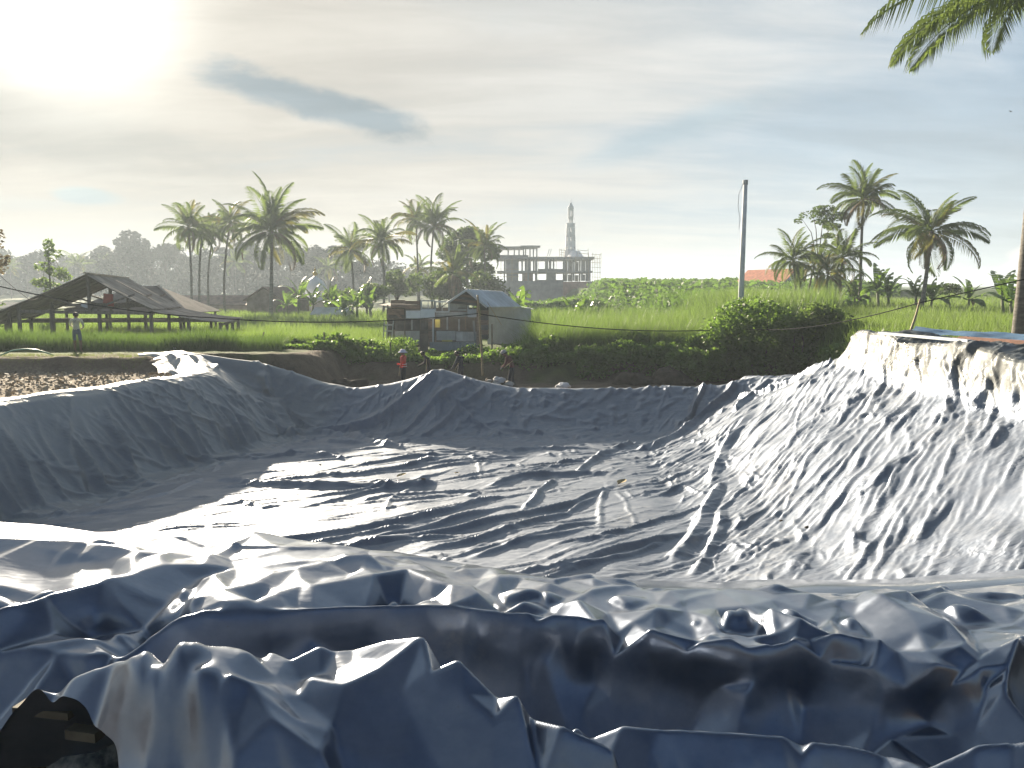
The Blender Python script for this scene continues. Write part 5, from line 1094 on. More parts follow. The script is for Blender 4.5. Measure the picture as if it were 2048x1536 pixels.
# ---- unfinished building with minaret, far behind
def unfinished():
    D = 190.0
    def w(X, Y, dy=0.0): p = at(980 + X * .1368, 390 + Y * .1368, D); return Vector((p.x, D + dy, p.z))
    g = w(850, 1500); o = tag(empty('unfinished_building', g), 'large unfinished concrete building with bare columns and scaffolding', 'building'); o_l = g
    def bx(nm, X0, Y0, X1, Y1, y0, y1, mat): a, b = w(X0, Y1), w(X1, Y0); return MB().box(((a.x + b.x) / 2 - g.x, (y0 + y1) / 2, (a.z + b.z) / 2 - g.z), (b.x - a.x, y1 - y0, b.z - a.z)).build(nm, mat, o)
    bx('podium_wall', 150, 1255, 1070, 1900, 0, 12, M_CONC); bx('red_wall', 1070, 1265, 1425, 1900, -.3, 11.5, M_REDW); bx('podium_wall', 1425, 1262, 1600, 1900, 0, 12, M_CONC)
    bx('floor_slab', 100, 1108, 1500, 1135, -.4, 12, M_CONC); bx('floor_slab', 90, 905, 1525, 940, -.8, 12, M_CONC); bx('parapet', 90, 880, 560, 906, -.8, -.5, M_CONC)
    for X in (210, 330, 560, 680, 835, 950): bx('column', X - 11, 1135, X + 11, 1260, 0, .45, M_CONC)
    for X in (215, 470, 520, 580, 640, 680, 815, 840, 885, 930, 1085): bx('column', X - 12, 940, X + 12, 1110, 0, .45, M_CONC)
    for X in (330, 540, 690, 905): bx('column', X - 14, 940, X + 14, 1255, 11, 11.6, M_CONC)
    bx('infill_wall', 230, 945, 420, 1108, .8, 1.1, M_CONC); bx('infill_wall', 240, 1135, 415, 1260, .8, 1.1, M_CONC); bx('infill_wall', 545, 945, 600, 1108, .8, 1.1, M_CONC); bx('infill_wall', 470, 1135, 630, 1260, .8, 1.1, M_BRICK); bx('infill_wall', 845, 1075, 940, 1108, .8, 1.1, M_CONC); bx('infill_wall', 840, 1135, 945, 1260, .8, 1.1, M_CONC); bx('infill_wall', 700, 1080, 1085, 1112, .5, .8, M_CONC); bx('infill_wall', 690, 1240, 1080, 1262, .3, .6, M_CONC)
    bx('roof_slab', 0, 752, 500, 772, -.3, 10, M_CONC); bx('roof_slab', 445, 742, 735, 760, -1.0, 4.5, M_CONC); bx('roof_slab', 500, 762, 690, 780, -.6, 4, M_CONC)
    for X in (30, 100, 265, 355, 425, 490): bx('column', X - 9, 772, X + 9, 905, .2, .6, M_CONC)
    for X in (520, 585, 635, 685): bx('column', X - 9, 760, X + 9, 905, .2, .6, M_CONC)
    for X in (855, 885): MB().bar(w(X - 15, 890) - g, w(X + 12, 790) - g, .12).build('starter_bar', M_CONC, o)
    # many-sided hall on the right
    c = w(1285, 1250); R_ = (w(1480, 1250).x - w(1090, 1250).x) / 2; cz = c - g + Vector((0, R_ + .5, 0)); z1, z2, z3 = w(0, 1112).z - g.z, w(0, 912).z - g.z, w(0, 1255).z - g.z; N = 10
    for lev, (za, zb) in enumerate(((z3, z1 - .3), (z1, z2 - .3))):
        for k in range(N):
            a0, a1 = 2 * math.pi * k / N, 2 * math.pi * (k + 1) / N; p0, p1 = Vector((math.cos(a0) * R_, math.sin(a0) * R_, 0)), Vector((math.cos(a1) * R_, math.sin(a1) * R_, 0)); up = Vector((0, 0, 1))
            MB().bar(cz + p0 + up * (za - cz.z), cz + p0 + up * (zb - cz.z), .42).build('column', M_CONC, o)
            if k % 3 != 1: q0, q1 = p0.lerp(p1, .14) * .97, p0.lerp(p1, .62) * .97; mb = MB(); mb.quad(cz + q0 + up * (za - cz.z), cz + q1 + up * (za - cz.z), cz + q1 + up * (zb - cz.z - .5), cz + q0 + up * (zb - cz.z - .5)); mb.build('infill_wall', M_CONC, o)
    for z, rr, th in ((z1, 1.06, .4), (z2, 1.16, .45)): MB().lathe([(0, z - th), (R_ * rr, z - th), (R_ * rr, z), (0, z)], N, (cz.x, cz.y, 0)).build('ring_slab', M_CONC, o)
    MB().lathe([(R_ * .72, z2), (R_ * .50, z2 + 1.0), (R_ * .34, z2 + 1.7), (0, z2 + 1.75)], N, (cz.x - .4, cz.y, 0)).build('stepped_base', M_RENDER, o)
    # scaffolding
    for X in list(range(1490, 1620, 24)) + [1110, 1160, 1245, 1430] + [160, 320, 700, 820, 960]: top_ = 850 + 60 * ((X * 7) % 5) / 5 if X > 1400 else 900; MB().bar(w(X, 1255, -1.4) - g, w(X + 3, top_, -1.4) - g, .09).build('scaffold_pole', M_BAMB, o)
    for Y in (1200, 1130, 1060, 990, 930, 870): MB().bar(w(1470, Y, -1.4) - g, w(1612, Y + 6, -1.4) - g, .08).build('scaffold_rail', M_BAMB, o)
    for Y in (1085, 1150, 1195): MB().bar(w(100, Y, -1.2) - g, w(430, Y + 3, -1.2) - g, .08).build('scaffold_rail', M_BAMB, o)
    for Y, X0, X1 in ((800, 1020, 1110), (835, 1040, 1100), (870, 1030, 1095), (805, 1290, 1430), (850, 1300, 1440)): MB().bar(w(X0, Y, 1) - g, w(X1, Y + 8, 1) - g, .10).build('scaffold_rail', M_BAMB, o)
    for X in (1020, 1050, 1085, 1290, 1440): MB().bar(w(X, 905, 1) - g, w(X, 780, 1) - g, .09).build('scaffold_pole', M_BAMB, o)
    # minaret
    mc = w(1200, 905, 5.5); m = tag(empty('minaret', mc), 'slender tapering white minaret with arched openings behind the scaffolding', 'minaret'); Z = lambda Y: w(0, Y).z - mc.z; hw = lambda X0, X1: (w(X1, 0).x - w(X0, 0).x) / 2
    def ring(nm, Y0, Y1, r0, r1, mat=M_RENDER): MB().lathe([(0, Z(Y0)), (r0, Z(Y0)), (r1, Z(Y1)), (0, Z(Y1))], 8, (0, 0, 0)).build(nm, mat, m)
    ring('base', 960, 800, hw(1105, 1300) * 1.05, hw(1105, 1300) * 1.0)
    def openwork(Y0, Y1, r0, r1, ow, nm='shaft_pier'):
        """eight-sided storey with an arched opening in each face"""
        for k in range(8):
            a = 2 * math.pi * (k + .5) / 8
            for s in (-1, 1):
                mb = MB(); b0 = Vector((math.cos(a) * r0, math.sin(a) * r0, Z(Y0))); b1 = Vector((math.cos(a) * r1, math.sin(a) * r1, Z(Y1))); an = a + s * math.pi / 4
                c0 = Vector((math.cos(an) * r0, math.sin(an) * r0, Z(Y0))); c1 = Vector((math.cos(an) * r1, math.sin(an) * r1, Z(Y1))); e0, e1 = b0.lerp(c0, (1 - ow) / 2), b1.lerp(c1, (1 - ow) / 2); i = .86; sc_ = lambda v: Vector((v.x * i, v.y * i, v.z))
                mb.quad(b0, e0, e1, b1); mb.quad(e0, sc_(e0), sc_(e1), e1); mb.quad(sc_(b0), sc_(b1), sc_(e1), sc_(e0)); mb.build(nm, M_RENDER, m)
    def rad(Y): return np.interp(Y, [390, 800], [hw(1145, 1275), hw(1112, 1280)])
    for Y0, Y1, op in ((800, 775, 0), (775, 735, 1), (735, 655, 0), (655, 590, 1), (590, 520, 0), (520, 450, 1), (450, 390, 0)):
        (openwork(Y0, Y1, rad(Y0), rad(Y1), .34) if op else ring('shaft_drum', Y0, Y1, rad(Y0), rad(Y1)))
    for Y in (735, 655, 590, 520, 450): ring('string_course', Y + 4, Y - 4, rad(Y) * 1.05, rad(Y) * 1.05)
    ring('cornice', 400, 382, rad(390) * 1.08, rad(390) * 1.1); r2 = hw(1183, 1255); openwork(382, 325, r2, r2, .4, 'lantern_pier'); ring('lantern_floor', 325, 285, r2 * 1.0, hw(1168, 1262)); r3 = hw(1172, 1260); openwork(285, 190, r3, r3, .42, 'gallery_pier'); ring('gallery_drum', 190, 150, r3, r3 * .98); ring('cornice', 156, 140, r3 * 1.12, r3 * 1.12)
    MB().lathe([(r3 * .95, Z(142)), (r3 * .85, Z(125)), (r3 * .55, Z(108)), (r3 * .45, Z(100)), (r3 * .5, Z(90)), (r3 * .2, Z(76)), (.06, Z(66)), (.05, Z(15))], 12).build('dome', M_RENDER, m, smooth=True)
unfinished()

def gable_house(name, base, w, l, hw, hr, rz, wall, roof, label, cat='house', win=0, over=.4):
    o = tag(empty(name, base, rz), label, cat); MB().box((0, -l / 2, hw / 2 - .5), (w, .15, hw + 1)).build('front_wall', wall, o); MB().box((0, l / 2, hw / 2 - .5), (w, .15, hw + 1)).build('back_wall', wall, o)
    for s in (-1, 1): MB().box((s * (w / 2 - .07), 0, hw / 2 - .5), (.15, l - .16, hw + 1)).build('side_wall', wall, o)
    for s in (-1, 1): MB().quad((-w / 2, s * l / 2 - .07, hw), (w / 2, s * l / 2 - .07, hw), (0, s * l / 2 - .07, hr)).quad((-w / 2, s * l / 2 + .07, hw), (0, s * l / 2 + .07, hr), (w / 2, s * l / 2 + .07, hw)).build('gable_wall', wall, o)
    for s in (-1, 1):
        e = Vector((s * (w / 2 + over), 0, hw - over * (hr - hw) / (w / 2))); t = Vector((0, 0, hr + .05)); mb = MB(); L0, L1 = Vector((0, -l / 2 - over, 0)), Vector((0, l / 2 + over, 0)); th = Vector((0, 0, .12))
        mb.quad(t + L0, e + L0, e + L1, t + L1); mb.quad(t + L0 - th, t + L1 - th, e + L1 - th, e + L0 - th); mb.quad(t + L0, t + L0 - th, e + L0 - th, e + L0); mb.quad(e + L0, e + L0 - th, e + L1 - th, e + L1); mb.quad(t + L1, e + L1, e + L1 - th, t + L1 - th); mb.build('roof_slope', roof, o)
    for k in range(win):
        x = (k - (win - 1) / 2) * w / max(win, 1) * .8; f = MB().box((x, -l / 2 - .08, hw * .55), (.9, .08, 1.1)).build('window', M_WPAINT, o); MB().box((x, -l / 2 - .13, hw * .55), (.74, .04, .94)).build('pane', M_GLASS, f)
    return o
gable_house('brick_house', gb(560, 106), 5.2, 7, 2.5, 4.0, R(-14), M_BRICK, M_BTILE, 'small bare brick gable house behind the largest palm', win=0)
gable_house('low_house', gb(525, 112), 3.4, 6, 2.2, 3.4, R(20), M_BRICK, M_BTILE, 'brown-roofed lean house left of the brick gable', win=1)
gable_house('long_roof_house', gb(452, 122), 5.5, 13, 1.9, 3.1, R(92), M_BRICK, M_BTILE, 'low long brown-roofed building behind the palm row', win=2)
gable_house('tin_roof_house', gb(667, 88), 2.2, 3.4, 1.5, 2.0, R(80), M_PLY, M_TINL, 'small hut with a pale tin roof among the bananas', win=0)
gable_house('red_roof_house', gb(1538, 118), 6.0, 8, 1.0, 3.0, R(35), M_WPAINT, M_RTILE, 'red tiled roof showing above the crop beside the concrete pole', win=0)
gable_house('far_grey_house', gb(28, 120), 4, 5, 1.6, 2.3, R(85), M_PLY, M_TIN, 'low grey roof far behind the shed at the left edge', win=0)
# small mosque: white onion dome with gilt finial
b_ = Vector(gb(634, 118)); mo = tag(empty('small_mosque', b_), 'white onion dome with a gold finial above the bananas', 'mosque'); zc = at(634, 602, 118).z - b_.z
MB().box((0, 0, zc / 2 - .5), (6.5, 6.5, zc + 1)).build('wall', M_WPAINT, mo); MB().box((0, 0, zc + .06), (7, 7, .3)).build('cornice', M_WPAINT, mo); MB().lathe([(1.45, 0), (1.45, .7), (1.5, .75)], 20, (0, 0, zc + .2)).build('drum', M_DOME, mo, smooth=True)
MB().lathe([(1.4, 0), (1.62, .5), (1.66, 1.0), (1.5, 1.6), (1.1, 2.15), (.6, 2.55), (.18, 2.85), (.1, 2.95)], 24, (0, 0, zc + .9)).build('dome', M_DOME, mo, smooth=True)
MB().lathe([(.1, 0), (.30, .15), (.36, .4), (.18, .62), (.1, .7), (.2, .85), (.14, 1.02), (.03, 1.15), (.02, 1.5)], 12, (0, 0, zc + 3.8)).build('finial', M_GOLD, mo, smooth=True)

# ---- concrete pole, bamboo props, cables
pb, pt = at(1478, 690, 38.5), at(1491, 361, 38.5); pb.z = gz(pb.x, pb.y) - .3; po = tag(empty('concrete_pole', pb), 'tall bare pale concrete utility pole rising from the bushes', 'utility pole')
MB().tube([(0, 0, 0), (pt - pb) * .5, pt - pb], [.165, .135, .105], 12).build('shaft', M_CONCP, po, smooth=True); MB().lathe([(.12, 0), (.125, .05), (.125, .22), (0, .22)], 12, tuple(pt - pb - Vector((0, 0, .2)))).build('cap', M_CONCP, po)
wv = [at(1487, 366, 38.3), at(1478, 388, 38.2), at(1476, 412, 38.2), at(1480, 436, 38.3), at(1478, 458, 38.3)]; MB().tube([v - pb for v in wv], .012, 4).build('loose_wire', M_STEEL, po)
def bamboo(px0, py0, px1, py1, d, rad, label, dz=0.0):
    a, b = at(px0, py0, d), at(px1, py1, d); o = tag(empty('bamboo_prop', a), label, 'bamboo pole'); n = 9; mb = MB(); pts, rr = [], []
    for k in range(n * 3 + 1): t = k / (n * 3); p = (b - a) * t + Vector((.02 * math.sin(3 * t), 0, 0)); pts.append(p); rr.append(rad * (1 - .3 * t) * (1.14 if k % 3 == 0 else 1))
    mb.tube(pts, rr, 7).build('culm', M_BAMB, o, smooth=True); return b
top1 = bamboo(966, 752, 955, 590, 31.2, .052, 'upright bamboo prop carrying the black cable in front of the hut'); MB().bar((0, 0, 0), at(1003, 650, 31.2) - at(975, 605, 31.2), .02).build('rod', M_BAMB); bpy.data.objects['rod'].location = at(975, 605, 31.2); tag(bpy.data.objects['rod'], 'thin pale stick slanting right of the bamboo prop', 'stick')
top2 = bamboo(1821, 662, 1840, 598, 22.2, .035, 'short leaning bamboo stick at the corner of the terrace')
def cable(pts, label, rad=.022, name='cable'):
    out = []
    for (a, b, s) in pts:
        for k in range(15): t = k / 14; p = a.lerp(b, t); p.z -= s * 4 * t * (1 - t); out.append(p)
    m = out[0].copy(); tag(MB().tube([p - m for p in out], rad, 5).build(name, M_BLK, loc=m), label, 'cable')
c0, c1, c2, c3, c4 = at(-60, 558, 30), at(955, 627, 31.2), at(1478, 657, 36), at(1838, 606, 22.2), at(2110, 545, 20)
cable([(c0, at(430, 636, 31), .25), (at(430, 636, 31), c1, .25)], 'black cable sagging across the rice from the left edge to the bamboo prop'); cable([(c1, c2, .35)], 'black cable running from the bamboo prop to the bushes'); cable([(c2, c3, .32), (c3, c4, .0)], 'black cable rising from the bushes to the nearest palm', .016)
cable([(at(-40, 512, 33), at(60, 600, 40), .1)], 'thin cable slanting down at the left edge above the shed', .012); cable([(at(60, 600, 40), at(86, 588, 45), .1)], 'thin cable joining the shed roof at left', .012)
# fence posts along the bank
for (x0, y0, x1, y1, lab) in ((520, 703, 528, 664, 'leaning fence post left of the withered bush'), (649, 724, 648, 664, 'upright thin fence post right of the withered bush'), (782, 728, 781, 684, 'thin fence post in front of the bamboo heap'), (984, 700, 984, 648, 'dark fence post right of the hut')):
    a, b = at(x0, y0, 36.8), at(x1, y1, 36.8); a.z = min(a.z, gz(a.x, a.y) - .1); tag(MB().tube([(0, 0, 0), (b - a) * .5, b - a], [.045, .04, .035], 7).build('fence_post', M_TIMB, loc=a), lab, 'fence post', 'fence posts on the bank')
# ------------------------------------------------------------------ people
M_SKIN = material('brown_skin', (.20, .115, .075), .6, .12, 6); M_HAIR = material('black_hair', (.012, .010, .010), .6, .2, 10)
CLOTH = {k: material(k, c, .9, .15, 8) for k, c in dict(cream_shirt=(.62, .61, .50), denim=(.13, .16, .21), red_shirt=(.55, .07, .05), navy_shirt=(.02, .025, .045), dark_trousers=(.025, .03, .045), black_shirt=(.03, .028, .035), maroon_shirt=(.12, .045, .045), white_trim=(.7, .7, .72), grey_cap=(.34, .33, .34), lilac_hat=(.62, .60, .72), print_ink=(.16, .17, .20)).items()}
def person(base, rz, J, label, zones, hat=None, scale=1.0, sleeve=True):
    """J: joint positions (name -> (x, y, z)), zones: list of (test, material) on the finished skin"""
    rad = dict(pelvis=.125, waist=.115, chest=.14, neck=.055, jaw=.075, head=.098, crown=.07, ls=.075, le=.048, lw=.036, lh=.035, rs=.075, re=.048, rw=.036, rh=.035, lhip=.09, lk=.062, la=.045, lt=.04, rhip=.09, rk=.062, ra=.045, rt=.04)
    edges = [('pelvis', 'waist'), ('waist', 'chest'), ('chest', 'neck'), ('neck', 'jaw'), ('jaw', 'head'), ('head', 'crown'), ('chest', 'ls'), ('ls', 'le'), ('le', 'lw'), ('lw', 'lh'), ('chest', 'rs'), ('rs', 're'), ('re', 'rw'), ('rw', 'rh'), ('pelvis', 'lhip'), ('lhip', 'lk'), ('lk', 'la'), ('la', 'lt'), ('pelvis', 'rhip'), ('rhip', 'rk'), ('rk', 'ra'), ('ra', 'rt')]
    names = list(J); me = bpy.data.meshes.new('body'); verts = [J[n] for n in names]; ed = [(names.index(a), names.index(b)) for a, b in edges]
    # five short fingers on each hand
    frad = {}
    for s in 'lr':
        h = Vector(J[s + 'h']); w = Vector(J[s + 'w']); d = (h - w).normalized(); side = d.cross(Vector((0, 1, .2))).normalized()
        for k in range(5):
            sp = (k - 2) * .016; ln = (.055, .075, .08, .075, .06)[k]; p1 = h + d * ln * .5 + side * sp; p2 = h + d * ln * .95 + side * sp * 1.2 + Vector((0, .012, 0)); i = len(verts); verts += [tuple(p1), tuple(p2)]; frad[i] = .010; frad[i + 1] = .008; ed += [(names.index(s + 'h'), i), (i, i + 1)]
    me.from_pydata(verts, ed, []); ob = bpy.data.objects.new('tmp', me); COL.objects.link(ob)
    sk = ob.modifiers.new('skin', 'SKIN'); sk.use_smooth_shade = True; ss = ob.modifiers.new('sub', 'SUBSURF'); ss.levels = 2; ss.render_levels = 2
    for i in range(len(verts)):
        r = rad[names[i]] if i < len(names) else frad[i]; me.skin_vertices[0].data[i].radius = (r, r * (.78 if i < len(names) and names[i] in ('chest', 'waist', 'pelvis') else 1)); me.skin_vertices[0].data[i].use_root = (i == 0)
    dg = bpy.context.evaluated_depsgraph_get(); fin = bpy.data.meshes.new_from_object(ob.evaluated_get(dg)); bpy.data.objects.remove(ob)
    fin.materials.clear(); mats = [M_SKIN] + [m for _, m in zones]
    for m in mats: fin.materials.append(m)
    co = [v.co for v in fin.vertices]
    for p in fin.polygons:
        c = sum((co[v] for v in p.vertices), Vector()) / len(p.vertices); p.use_smooth = True
        for k, (test, m) in enumerate(zones):
            if test(c): p.material_index = k + 1
    o = tag(empty('person', base, rz), label, 'person'); o.scale = (scale,) * 3; fin.name = 'body'; link('body', fin, None, o)
    hc = Vector(J['head']); nk = Vector(J['jaw']); up = (Vector(J['crown']) - nk).normalized()
    hm = Vector((0, 0, 1)).rotation_difference(up).to_euler()
    link('hair', MB().lathe([(.104, -.03), (.112, .03), (.095, .085), (.05, .12), (0, .128)], 14).mesh('hair', True), M_HAIR, o, hc - up * .01 + Vector((0, -.012, 0)), hm)
    fc = MB()
    for s in (-1, 1): fc.box((s * .035, .098, .0), (.022, .012, .010)); fc.box((s * .105, .0, -.01), (.015, .035, .055))
    fc.box((0, .108, -.03), (.022, .03, .035)); fc.box((0, .098, -.062), (.045, .012, .010)); fc.build('face', M_SKIN, o, hc, hm)
    if hat == 'cap': link('cap', MB().lathe([(.118, .0), (.122, .05), (.10, .10), (.05, .135), (0, .14)], 16).box((0, .15, .02), (.16, .13, .015)).mesh('cap', True), CLOTH['grey_cap'], o, hc, hm)
    if hat == 'brim': link('hat', MB().lathe([(.20, .005), (.19, .02), (.125, .035), (.12, .09), (.085, .125), (0, .135)], 18).mesh('hat', True), CLOTH['lilac_hat'], o, hc, hm)
    return o
STAND = dict(pelvis=(0, 0, .92), waist=(0, 0, 1.06), chest=(0, 0, 1.28), neck=(0, 0, 1.44), jaw=(0, .015, 1.50), head=(0, .02, 1.57), crown=(0, .015, 1.64), ls=(-.19, 0, 1.38), le=(-.25, -.02, 1.12), lw=(-.25, .05, .90), lh=(-.25, .07, .83), rs=(.19, 0, 1.38), re=(.25, -.02, 1.12), rw=(.25, .05, .90), rh=(.25, .07, .83), lhip=(-.10, 0, .86), lk=(-.11, .02, .48), la=(-.11, 0, .08), lt=(-.11, .13, .04), rhip=(.10, 0, .86), rk=(.12, .03, .48), ra=(.13, 0, .08), rt=(.14, .13, .04))
def pose(**kw): d = dict(STAND); d.update(kw); return d
arm = lambda c: abs(c.x) > .17
# man in the pale shirt, seen from behind, arms at his front
J = pose(le=(-.27, .06, 1.14), lw=(-.15, .20, 1.02), lh=(-.08, .25, 1.0), re=(.27, .06, 1.14), rw=(.16, .20, 1.02), rh=(.09, .25, 1.0))
b_ = at(156, 706, 32.4); b_.z = gz(b_.x, b_.y); pw = person(b_, .05, J, 'man in a pale long-sleeved shirt and denim shorts seen from behind', [(lambda c: .96 < c.z < 1.455 and not (c.y > .19), CLOTH['cream_shirt']), (lambda c: .50 < c.z <= .97 and c.y < .16, CLOTH['denim'])])
mb = MB()
for k in range(6): mb.box((-.06 + .024 * k, -.1295, 1.31 + .012 * (k % 3)), (.016, .004, .05 - .008 * (k % 2)))
mb.box((0, -.1295, 1.26), (.10, .004, .016)).build('shirt_print', CLOTH['print_ink'], pw)
def trench(px, d): x = (px - 1024) / FPX * d; return Vector((x, d, gz(x, d)))
# workers behind the far bank
J = pose(rw=(.20, .22, 1.05), rh=(.14, .28, 1.06), re=(.28, .05, 1.12))
p1 = person(trench(806, 32.2), R(75), J, 'worker in a red shirt and pale brimmed hat behind the far bank', [(lambda c: .94 < c.z < 1.455, CLOTH['red_shirt']), (lambda c: .06 < c.z <= .95, CLOTH['dark_trousers'])], 'brim', 1.0)
for z_ in (.99, 1.08): MB().lathe([(.150, -.012), (.153, .012)], 16, (0, 0, z_)).build('stripe', CLOTH['white_trim'], p1)
J = pose(chest=(0, .10, 1.22), neck=(0, .18, 1.36), jaw=(0, .22, 1.41), head=(0, .25, 1.47), crown=(0, .28, 1.53), ls=(-.18, .10, 1.31), rs=(.18, .10, 1.31), le=(-.24, .18, 1.08), lw=(-.12, .34, 1.0), lh=(-.06, .40, .98), re=(.24, .18, 1.08), rw=(.12, .34, .98), rh=(.06, .40, .95))
person(trench(857, 32.6), R(95), J, 'bareheaded worker in dark clothes half hidden right of the red shirt', [(lambda c: .94 < c.z < 1.38, CLOTH['black_shirt']), (lambda c: .06 < c.z <= .95, CLOTH['dark_trousers'])], None, 1.0)
J = pose(chest=(0, .08, 1.25), neck=(0, .13, 1.40), jaw=(0, .17, 1.45), head=(0, .19, 1.52), crown=(0, .20, 1.58), re=(.25, .12, 1.08), rw=(.20, .30, .92), rh=(.18, .36, .88), le=(-.25, .12, 1.08), lw=(-.2, .28, .92), lh=(-.18, .33, .88))
person(trench(921, 32.4), R(60), J, 'worker in navy clothes standing nearest the bamboo prop', [(lambda c: .90 < c.z < 1.42, CLOTH['navy_shirt']), (lambda c: .06 < c.z <= .92, CLOTH['dark_trousers'])], None, 1.0)
J = pose(chest=(0, .14, 1.24), neck=(0, .24, 1.38), jaw=(0, .29, 1.42), head=(0, .32, 1.48), crown=(0, .34, 1.55), ls=(-.18, .14, 1.33), rs=(.18, .14, 1.33), le=(-.22, .22, 1.08), lw=(-.10, .36, .92), lh=(-.04, .42, .87), re=(.22, .22, 1.08), rw=(.12, .40, .95), rh=(.08, .46, .90), lk=(-.11, .10, .50), la=(-.11, -.05, .08), rk=(.12, .02, .48), ra=(.13, -.15, .08), rt=(.14, -.03, .04))
p5 = person(trench(1024, 31.8), R(80), J, 'stooping worker in grey cap and dark clothes right of the bamboo prop', [(lambda c: .92 < c.z < 1.40, CLOTH['maroon_shirt']), (lambda c: .06 < c.z <= .93, CLOTH['dark_trousers'])], 'cap', 1.06)
def tool(px0, py0, px1, py1, d, label, mat=M_BAMB, rad=.018):
    a, b = at(px0, py0, d), at(px1, py1, d); tag(MB().tube([(0, 0, 0), b - a], rad, 6).build('tool_handle', mat, loc=a), label, 'tool handle')
tool(852, 742, 853, 718, 32.3, 'pale handle held by the half hidden worker'); tool(1008, 736, 1027, 720, 31.6, 'pale tool handle held by the stooping worker'); tool(910, 740, 917, 726, 32.2, 'pale tool handle held by the worker in navy'); tool(798, 752, 799, 735, 31.9, 'short pale stick beside the red shirt')

# ------------------------------------------------------------------ heaps, sacks and litter
def lump(name, loc, size, mat, label, cat, seed, rough=.3, n=14, group=None):
    r = np.random.default_rng(seed); V, F = [], []; m = 2 * n
    th = np.linspace(0, np.pi / 2 * 1.15, n); ph = np.linspace(0, 2 * np.pi, m, endpoint=False); T, P = np.meshgrid(th, ph, indexing='ij'); x, y, z = np.sin(T) * np.cos(P), np.sin(T) * np.sin(P), np.cos(T)
    k = 1 + rough * fbm(x * 2 + seed, y * 2 + z * 1.5, 3, seed) ; V = np.stack([x * k * size[0], y * k * size[1], z * k * size[2]], -1).reshape(-1, 3)
    i = np.arange(n * m).reshape(n, m); F = np.stack([i[:-1], i[1:], np.roll(i, -1, 1)[1:], np.roll(i, -1, 1)[:-1]], -1).reshape(-1, 4)
    return tag(link(name, np_mesh(name, V, F, True), mat, loc=loc), label, cat, group)
M_EARTH = material('dug_earth', (.060, .044, .033), .95, .35, 3, bump=.8, bscale=7); M_STONE = material('pale_stone', (.42, .40, .37), .9, .2, 4, bump=.3, bscale=12); M_SACK = material('white_sack', (.58, .58, .60), .7, .15, 5, bump=.3, bscale=12); M_LEAFDRY = material('dead_leaf', (.30, .24, .12), .8, .3, 6)
lump('earth_heap', trench(1268, 34) + Vector((0, 0, -.1)), (.95, .7, .62), M_EARTH, 'left heap of dark dug earth below the bushes', 'earth heap', 1); lump('earth_heap', trench(1342, 34) + Vector((0, 0, -.1)), (1.05, .7, .72), M_EARTH, 'right heap of dark dug earth below the bushes', 'earth heap', 2)
lump('earth_heap', trench(690, 32) + Vector((0, 0, -.1)), (1.0, .5, .55), M_EARTH, 'low earth heap behind the dip in the far bank', 'earth heap', 3)
lump('white_sack', trench(1128, 31.4) + Vector((0, 0, .22)), (.28, .2, .16), M_SACK, 'white sack lying alone behind the far bank', 'sack', 4, .2); lump('white_sack', trench(998, 31.6) + Vector((0, 0, .42)), (.26, .2, .2), M_SACK, 'white sack on the rubble beside the bamboo prop', 'sack', 5, .25)
r_ = random.Random(8)
for k in range(16): b_ = trench(975 + 45 * r_.random(), 31.4 + .5 * r_.random()) + Vector((0, 0, .25 + .2 * r_.random())); s_ = .07 + .10 * r_.random(); lump('rubble_stone', b_, (s_ * 1.3, s_, s_ * .8), M_STONE if k % 2 else M_EARTH, 'stone in the rubble at the foot of the bamboo prop', 'stone', 20 + k, .3, 7, 'rubble at the bamboo prop')
lump('rubble_heap', trench(1000, 31.9) + Vector((0, 0, -.1)), (.8, .5, .45), M_EARTH, 'low rubble heap at the foot of the bamboo prop', 'rubble heap', 6)
lump('feed_sack', Vector(at(350, 703, 33.6)) + Vector((0, 0, -.2)), (.24, .2, .36), M_SACK, 'pale sack standing in the grass before the shed', 'sack', 9, .15)
# green hose looping over the bank, a dry stick below it
hp = [at(-30, 725, 28.8), at(0, 711, 28.8), at(25, 701, 28.8), at(50, 698, 28.8), at(75, 700, 28.8), at(98, 707, 28.9), at(120, 716, 29.2)]; tag(MB().tube([p - hp[0] for p in hp], .028, 8).build('hose', material('green_hose', (.16, .42, .30), .4, .1, 3), loc=hp[0], smooth=True), 'pale green hose arching over the earth bank at left', 'hose')
tool(96, 738, 122, 712, 28.2, 'thin dry stick leaning on the earth bank at left')
# the terrace top: blue sheet, planks, strip of liner
M_BLUE = material('blue_tarp', (.05, .12, .22), .7, .2, 3); zt = 3.80
def strip(name, pts, w, th, mat, label, cat):
    a, b = Vector(pts[0]), Vector(pts[1]); m = (a + b) / 2; tag(MB().bar(a - m, b - m, w, th).build(name, mat, loc=m), label, cat)
X_, Y_ = np.meshgrid(np.linspace(0, 1, 40), np.linspace(0, 1, 12)); A_, B_ = on_z(1815, 664, 3.88), on_z(2120, 682, 3.88); px_ = A_.x + (B_.x - A_.x) * X_ + .9 * Y_; py_ = A_.y + (B_.y - A_.y) * X_ + 1.3 * Y_; tag(link('blue_tarpaulin', np_mesh('blue_tarpaulin', np.stack([px_, py_, 3.86 + .06 * fbm(px_ * 1.5, py_ * 1.5, 3, 5) + .10 * Y_], -1), grid_faces(12, 40), True), M_BLUE), 'strip of blue tarpaulin lying along the top of the terrace', 'tarpaulin')
strip('plank', (on_z(1925, 676, 3.93), on_z(2120, 690, 3.93)), .22, .07, material('reddish_plank', (.20, .10, .07), .8, .3, 3), 'reddish plank on the terrace top nearest the trunk', 'plank'); strip('plank', (on_z(1760, 666, 3.93), on_z(1940, 682, 3.93)), .12, .06, M_TINL, 'long pale batten on the terrace top left of the reddish plank', 'plank')
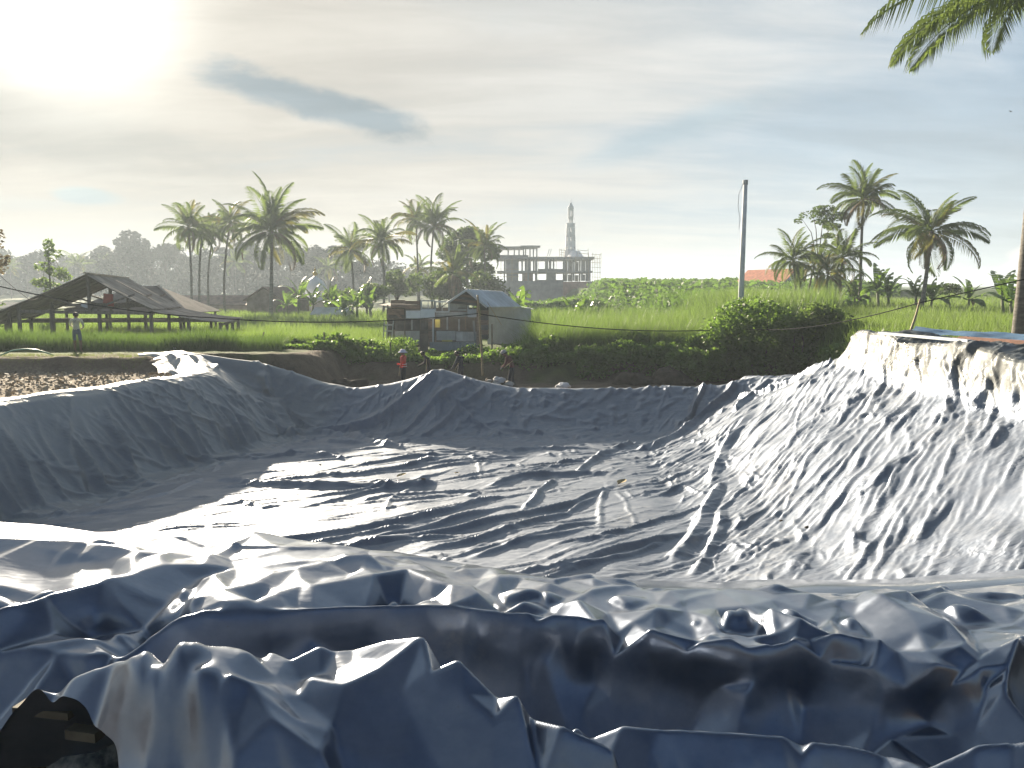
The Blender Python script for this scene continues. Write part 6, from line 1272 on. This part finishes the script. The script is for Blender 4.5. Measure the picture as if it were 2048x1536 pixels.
strip('kerb_block', (on_z(1950, 686, 3.80), on_z(2140, 702, 3.80)), .3, .25, M_CONC, 'low grey concrete block below the reddish plank', 'block')
lump('broken_brick', on_z(1936, 681, 3.88), (.1, .09, .09), M_REDW, 'broken red brick at the end of the reddish plank', 'brick', 12, .2, 6)
# planks and a sack under the loose corner at the photographer's feet
def near_board(px0, py0, px1, py1, z, w, th, label): strip('board_end', (on_z(px0, py0, z), on_z(px1, py1, z)), w, th, material('raw_plank', (.11, .095, .065), .8, .25, 6), label, 'board')
near_board(40, 1412, 150, 1424, 2.76, .10, .04, 'raw board end under the lifted corner of the sheet'); near_board(140, 1462, 200, 1470, 2.68, .07, .05, 'lower raw board end beside the patterned sack')
sp = on_z(215, 1560, 2.15); lump('patterned_sack', sp, (.30, .34, .42), material('printed_sack', (.10, .13, .14), .8, .5, 14, col2=(.30, .30, .26), bump=.3), 'patterned woven sack in the dark below the sheet at lower left', 'sack', 14, .12, 16)
# litter on the sheet
def leaf(px, py, s, label, z=.16):
    p = on_sheet(px, py) + Vector((0, 0, .03)); mb = MB(); n = 8
    for sg in (-1, 1):
        for k in range(n): t0, t1 = k / n, (k + 1) / n; w0, w1 = math.sin(math.pi * t0) ** .7 * .32, math.sin(math.pi * t1) ** .7 * .32; mb.quad((t0 - .5, 0, .12 * t0), (t1 - .5, 0, .12 * t1), (t1 - .5 + .05, sg * w1, .12 * t1 + .10), (t0 - .5 + .05, sg * w0, .12 * t0 + .10))
    o = mb.build('fallen_leaf', M_LEAFDRY, loc=p, rot=(0, 0, px * .37)); o.scale = (s,) * 3; tag(o, label, 'leaf')
leaf(1242, 964, .36, 'large dry yellowish leaf on the pond floor'); leaf(800, 950, .30, 'dry leaf beside the long dark pleat of the pond floor', .2); leaf(912, 945, .22, 'small dry leaf left of the upright fold on the pond floor', .12)
for k, (px, py, lab) in enumerate([(1558, 1040, 'mud clod on the slope below the terrace, largest of the row'), (1612, 1052, 'mud clod right of its neighbours on the slope'), (848, 958, 'mud clod at the tip of the long dark pleat'), (640, 925, 'mud clod on the far left of the pond floor')]): lump('mud_clod', on_sheet(px, py), (.04 + .012 * (k % 3), .03, .025), M_EARTH, lab, 'mud clod', 40 + k, .3, 6)
# a bird far up on the right
bd = at(2022, 223, 60); tag(MB().quad((-.2, 0, .08), (0, -.08, 0), (0, .1, 0)).quad((.2, 0, .09), (0, .1, 0), (0, -.08, 0)).tube([(0, -.13, 0), (0, 0, -.01), (0, .12, .01)], [.01, .035, .01], 6).build('bird', M_HAIR, loc=bd), 'tiny dark bird flying high at the right', 'bird')
# ------------------------------------------------------------------ haze
def haze():
    mb = MB(); mb.box((0, 2050, 14.5), (5200, 5000, 35)); m = bpy.data.materials.new('haze_air'); m.use_nodes = True; t = NT(m.node_tree); t.n.clear()
    o = t.add('ShaderNodeOutputMaterial'); v = t.add('ShaderNodeVolumePrincipled'); v.inputs['Color'].default_value = (.74, .86, .97, 1); v.inputs['Density'].default_value = .0009; v.inputs['Anisotropy'].default_value = .2
    t.l.new(v.outputs[0], o.inputs['Volume'])
    tag(mb.build('haze', m), 'pale morning haze filling the valley air', 'haze', kind='stuff')
haze()
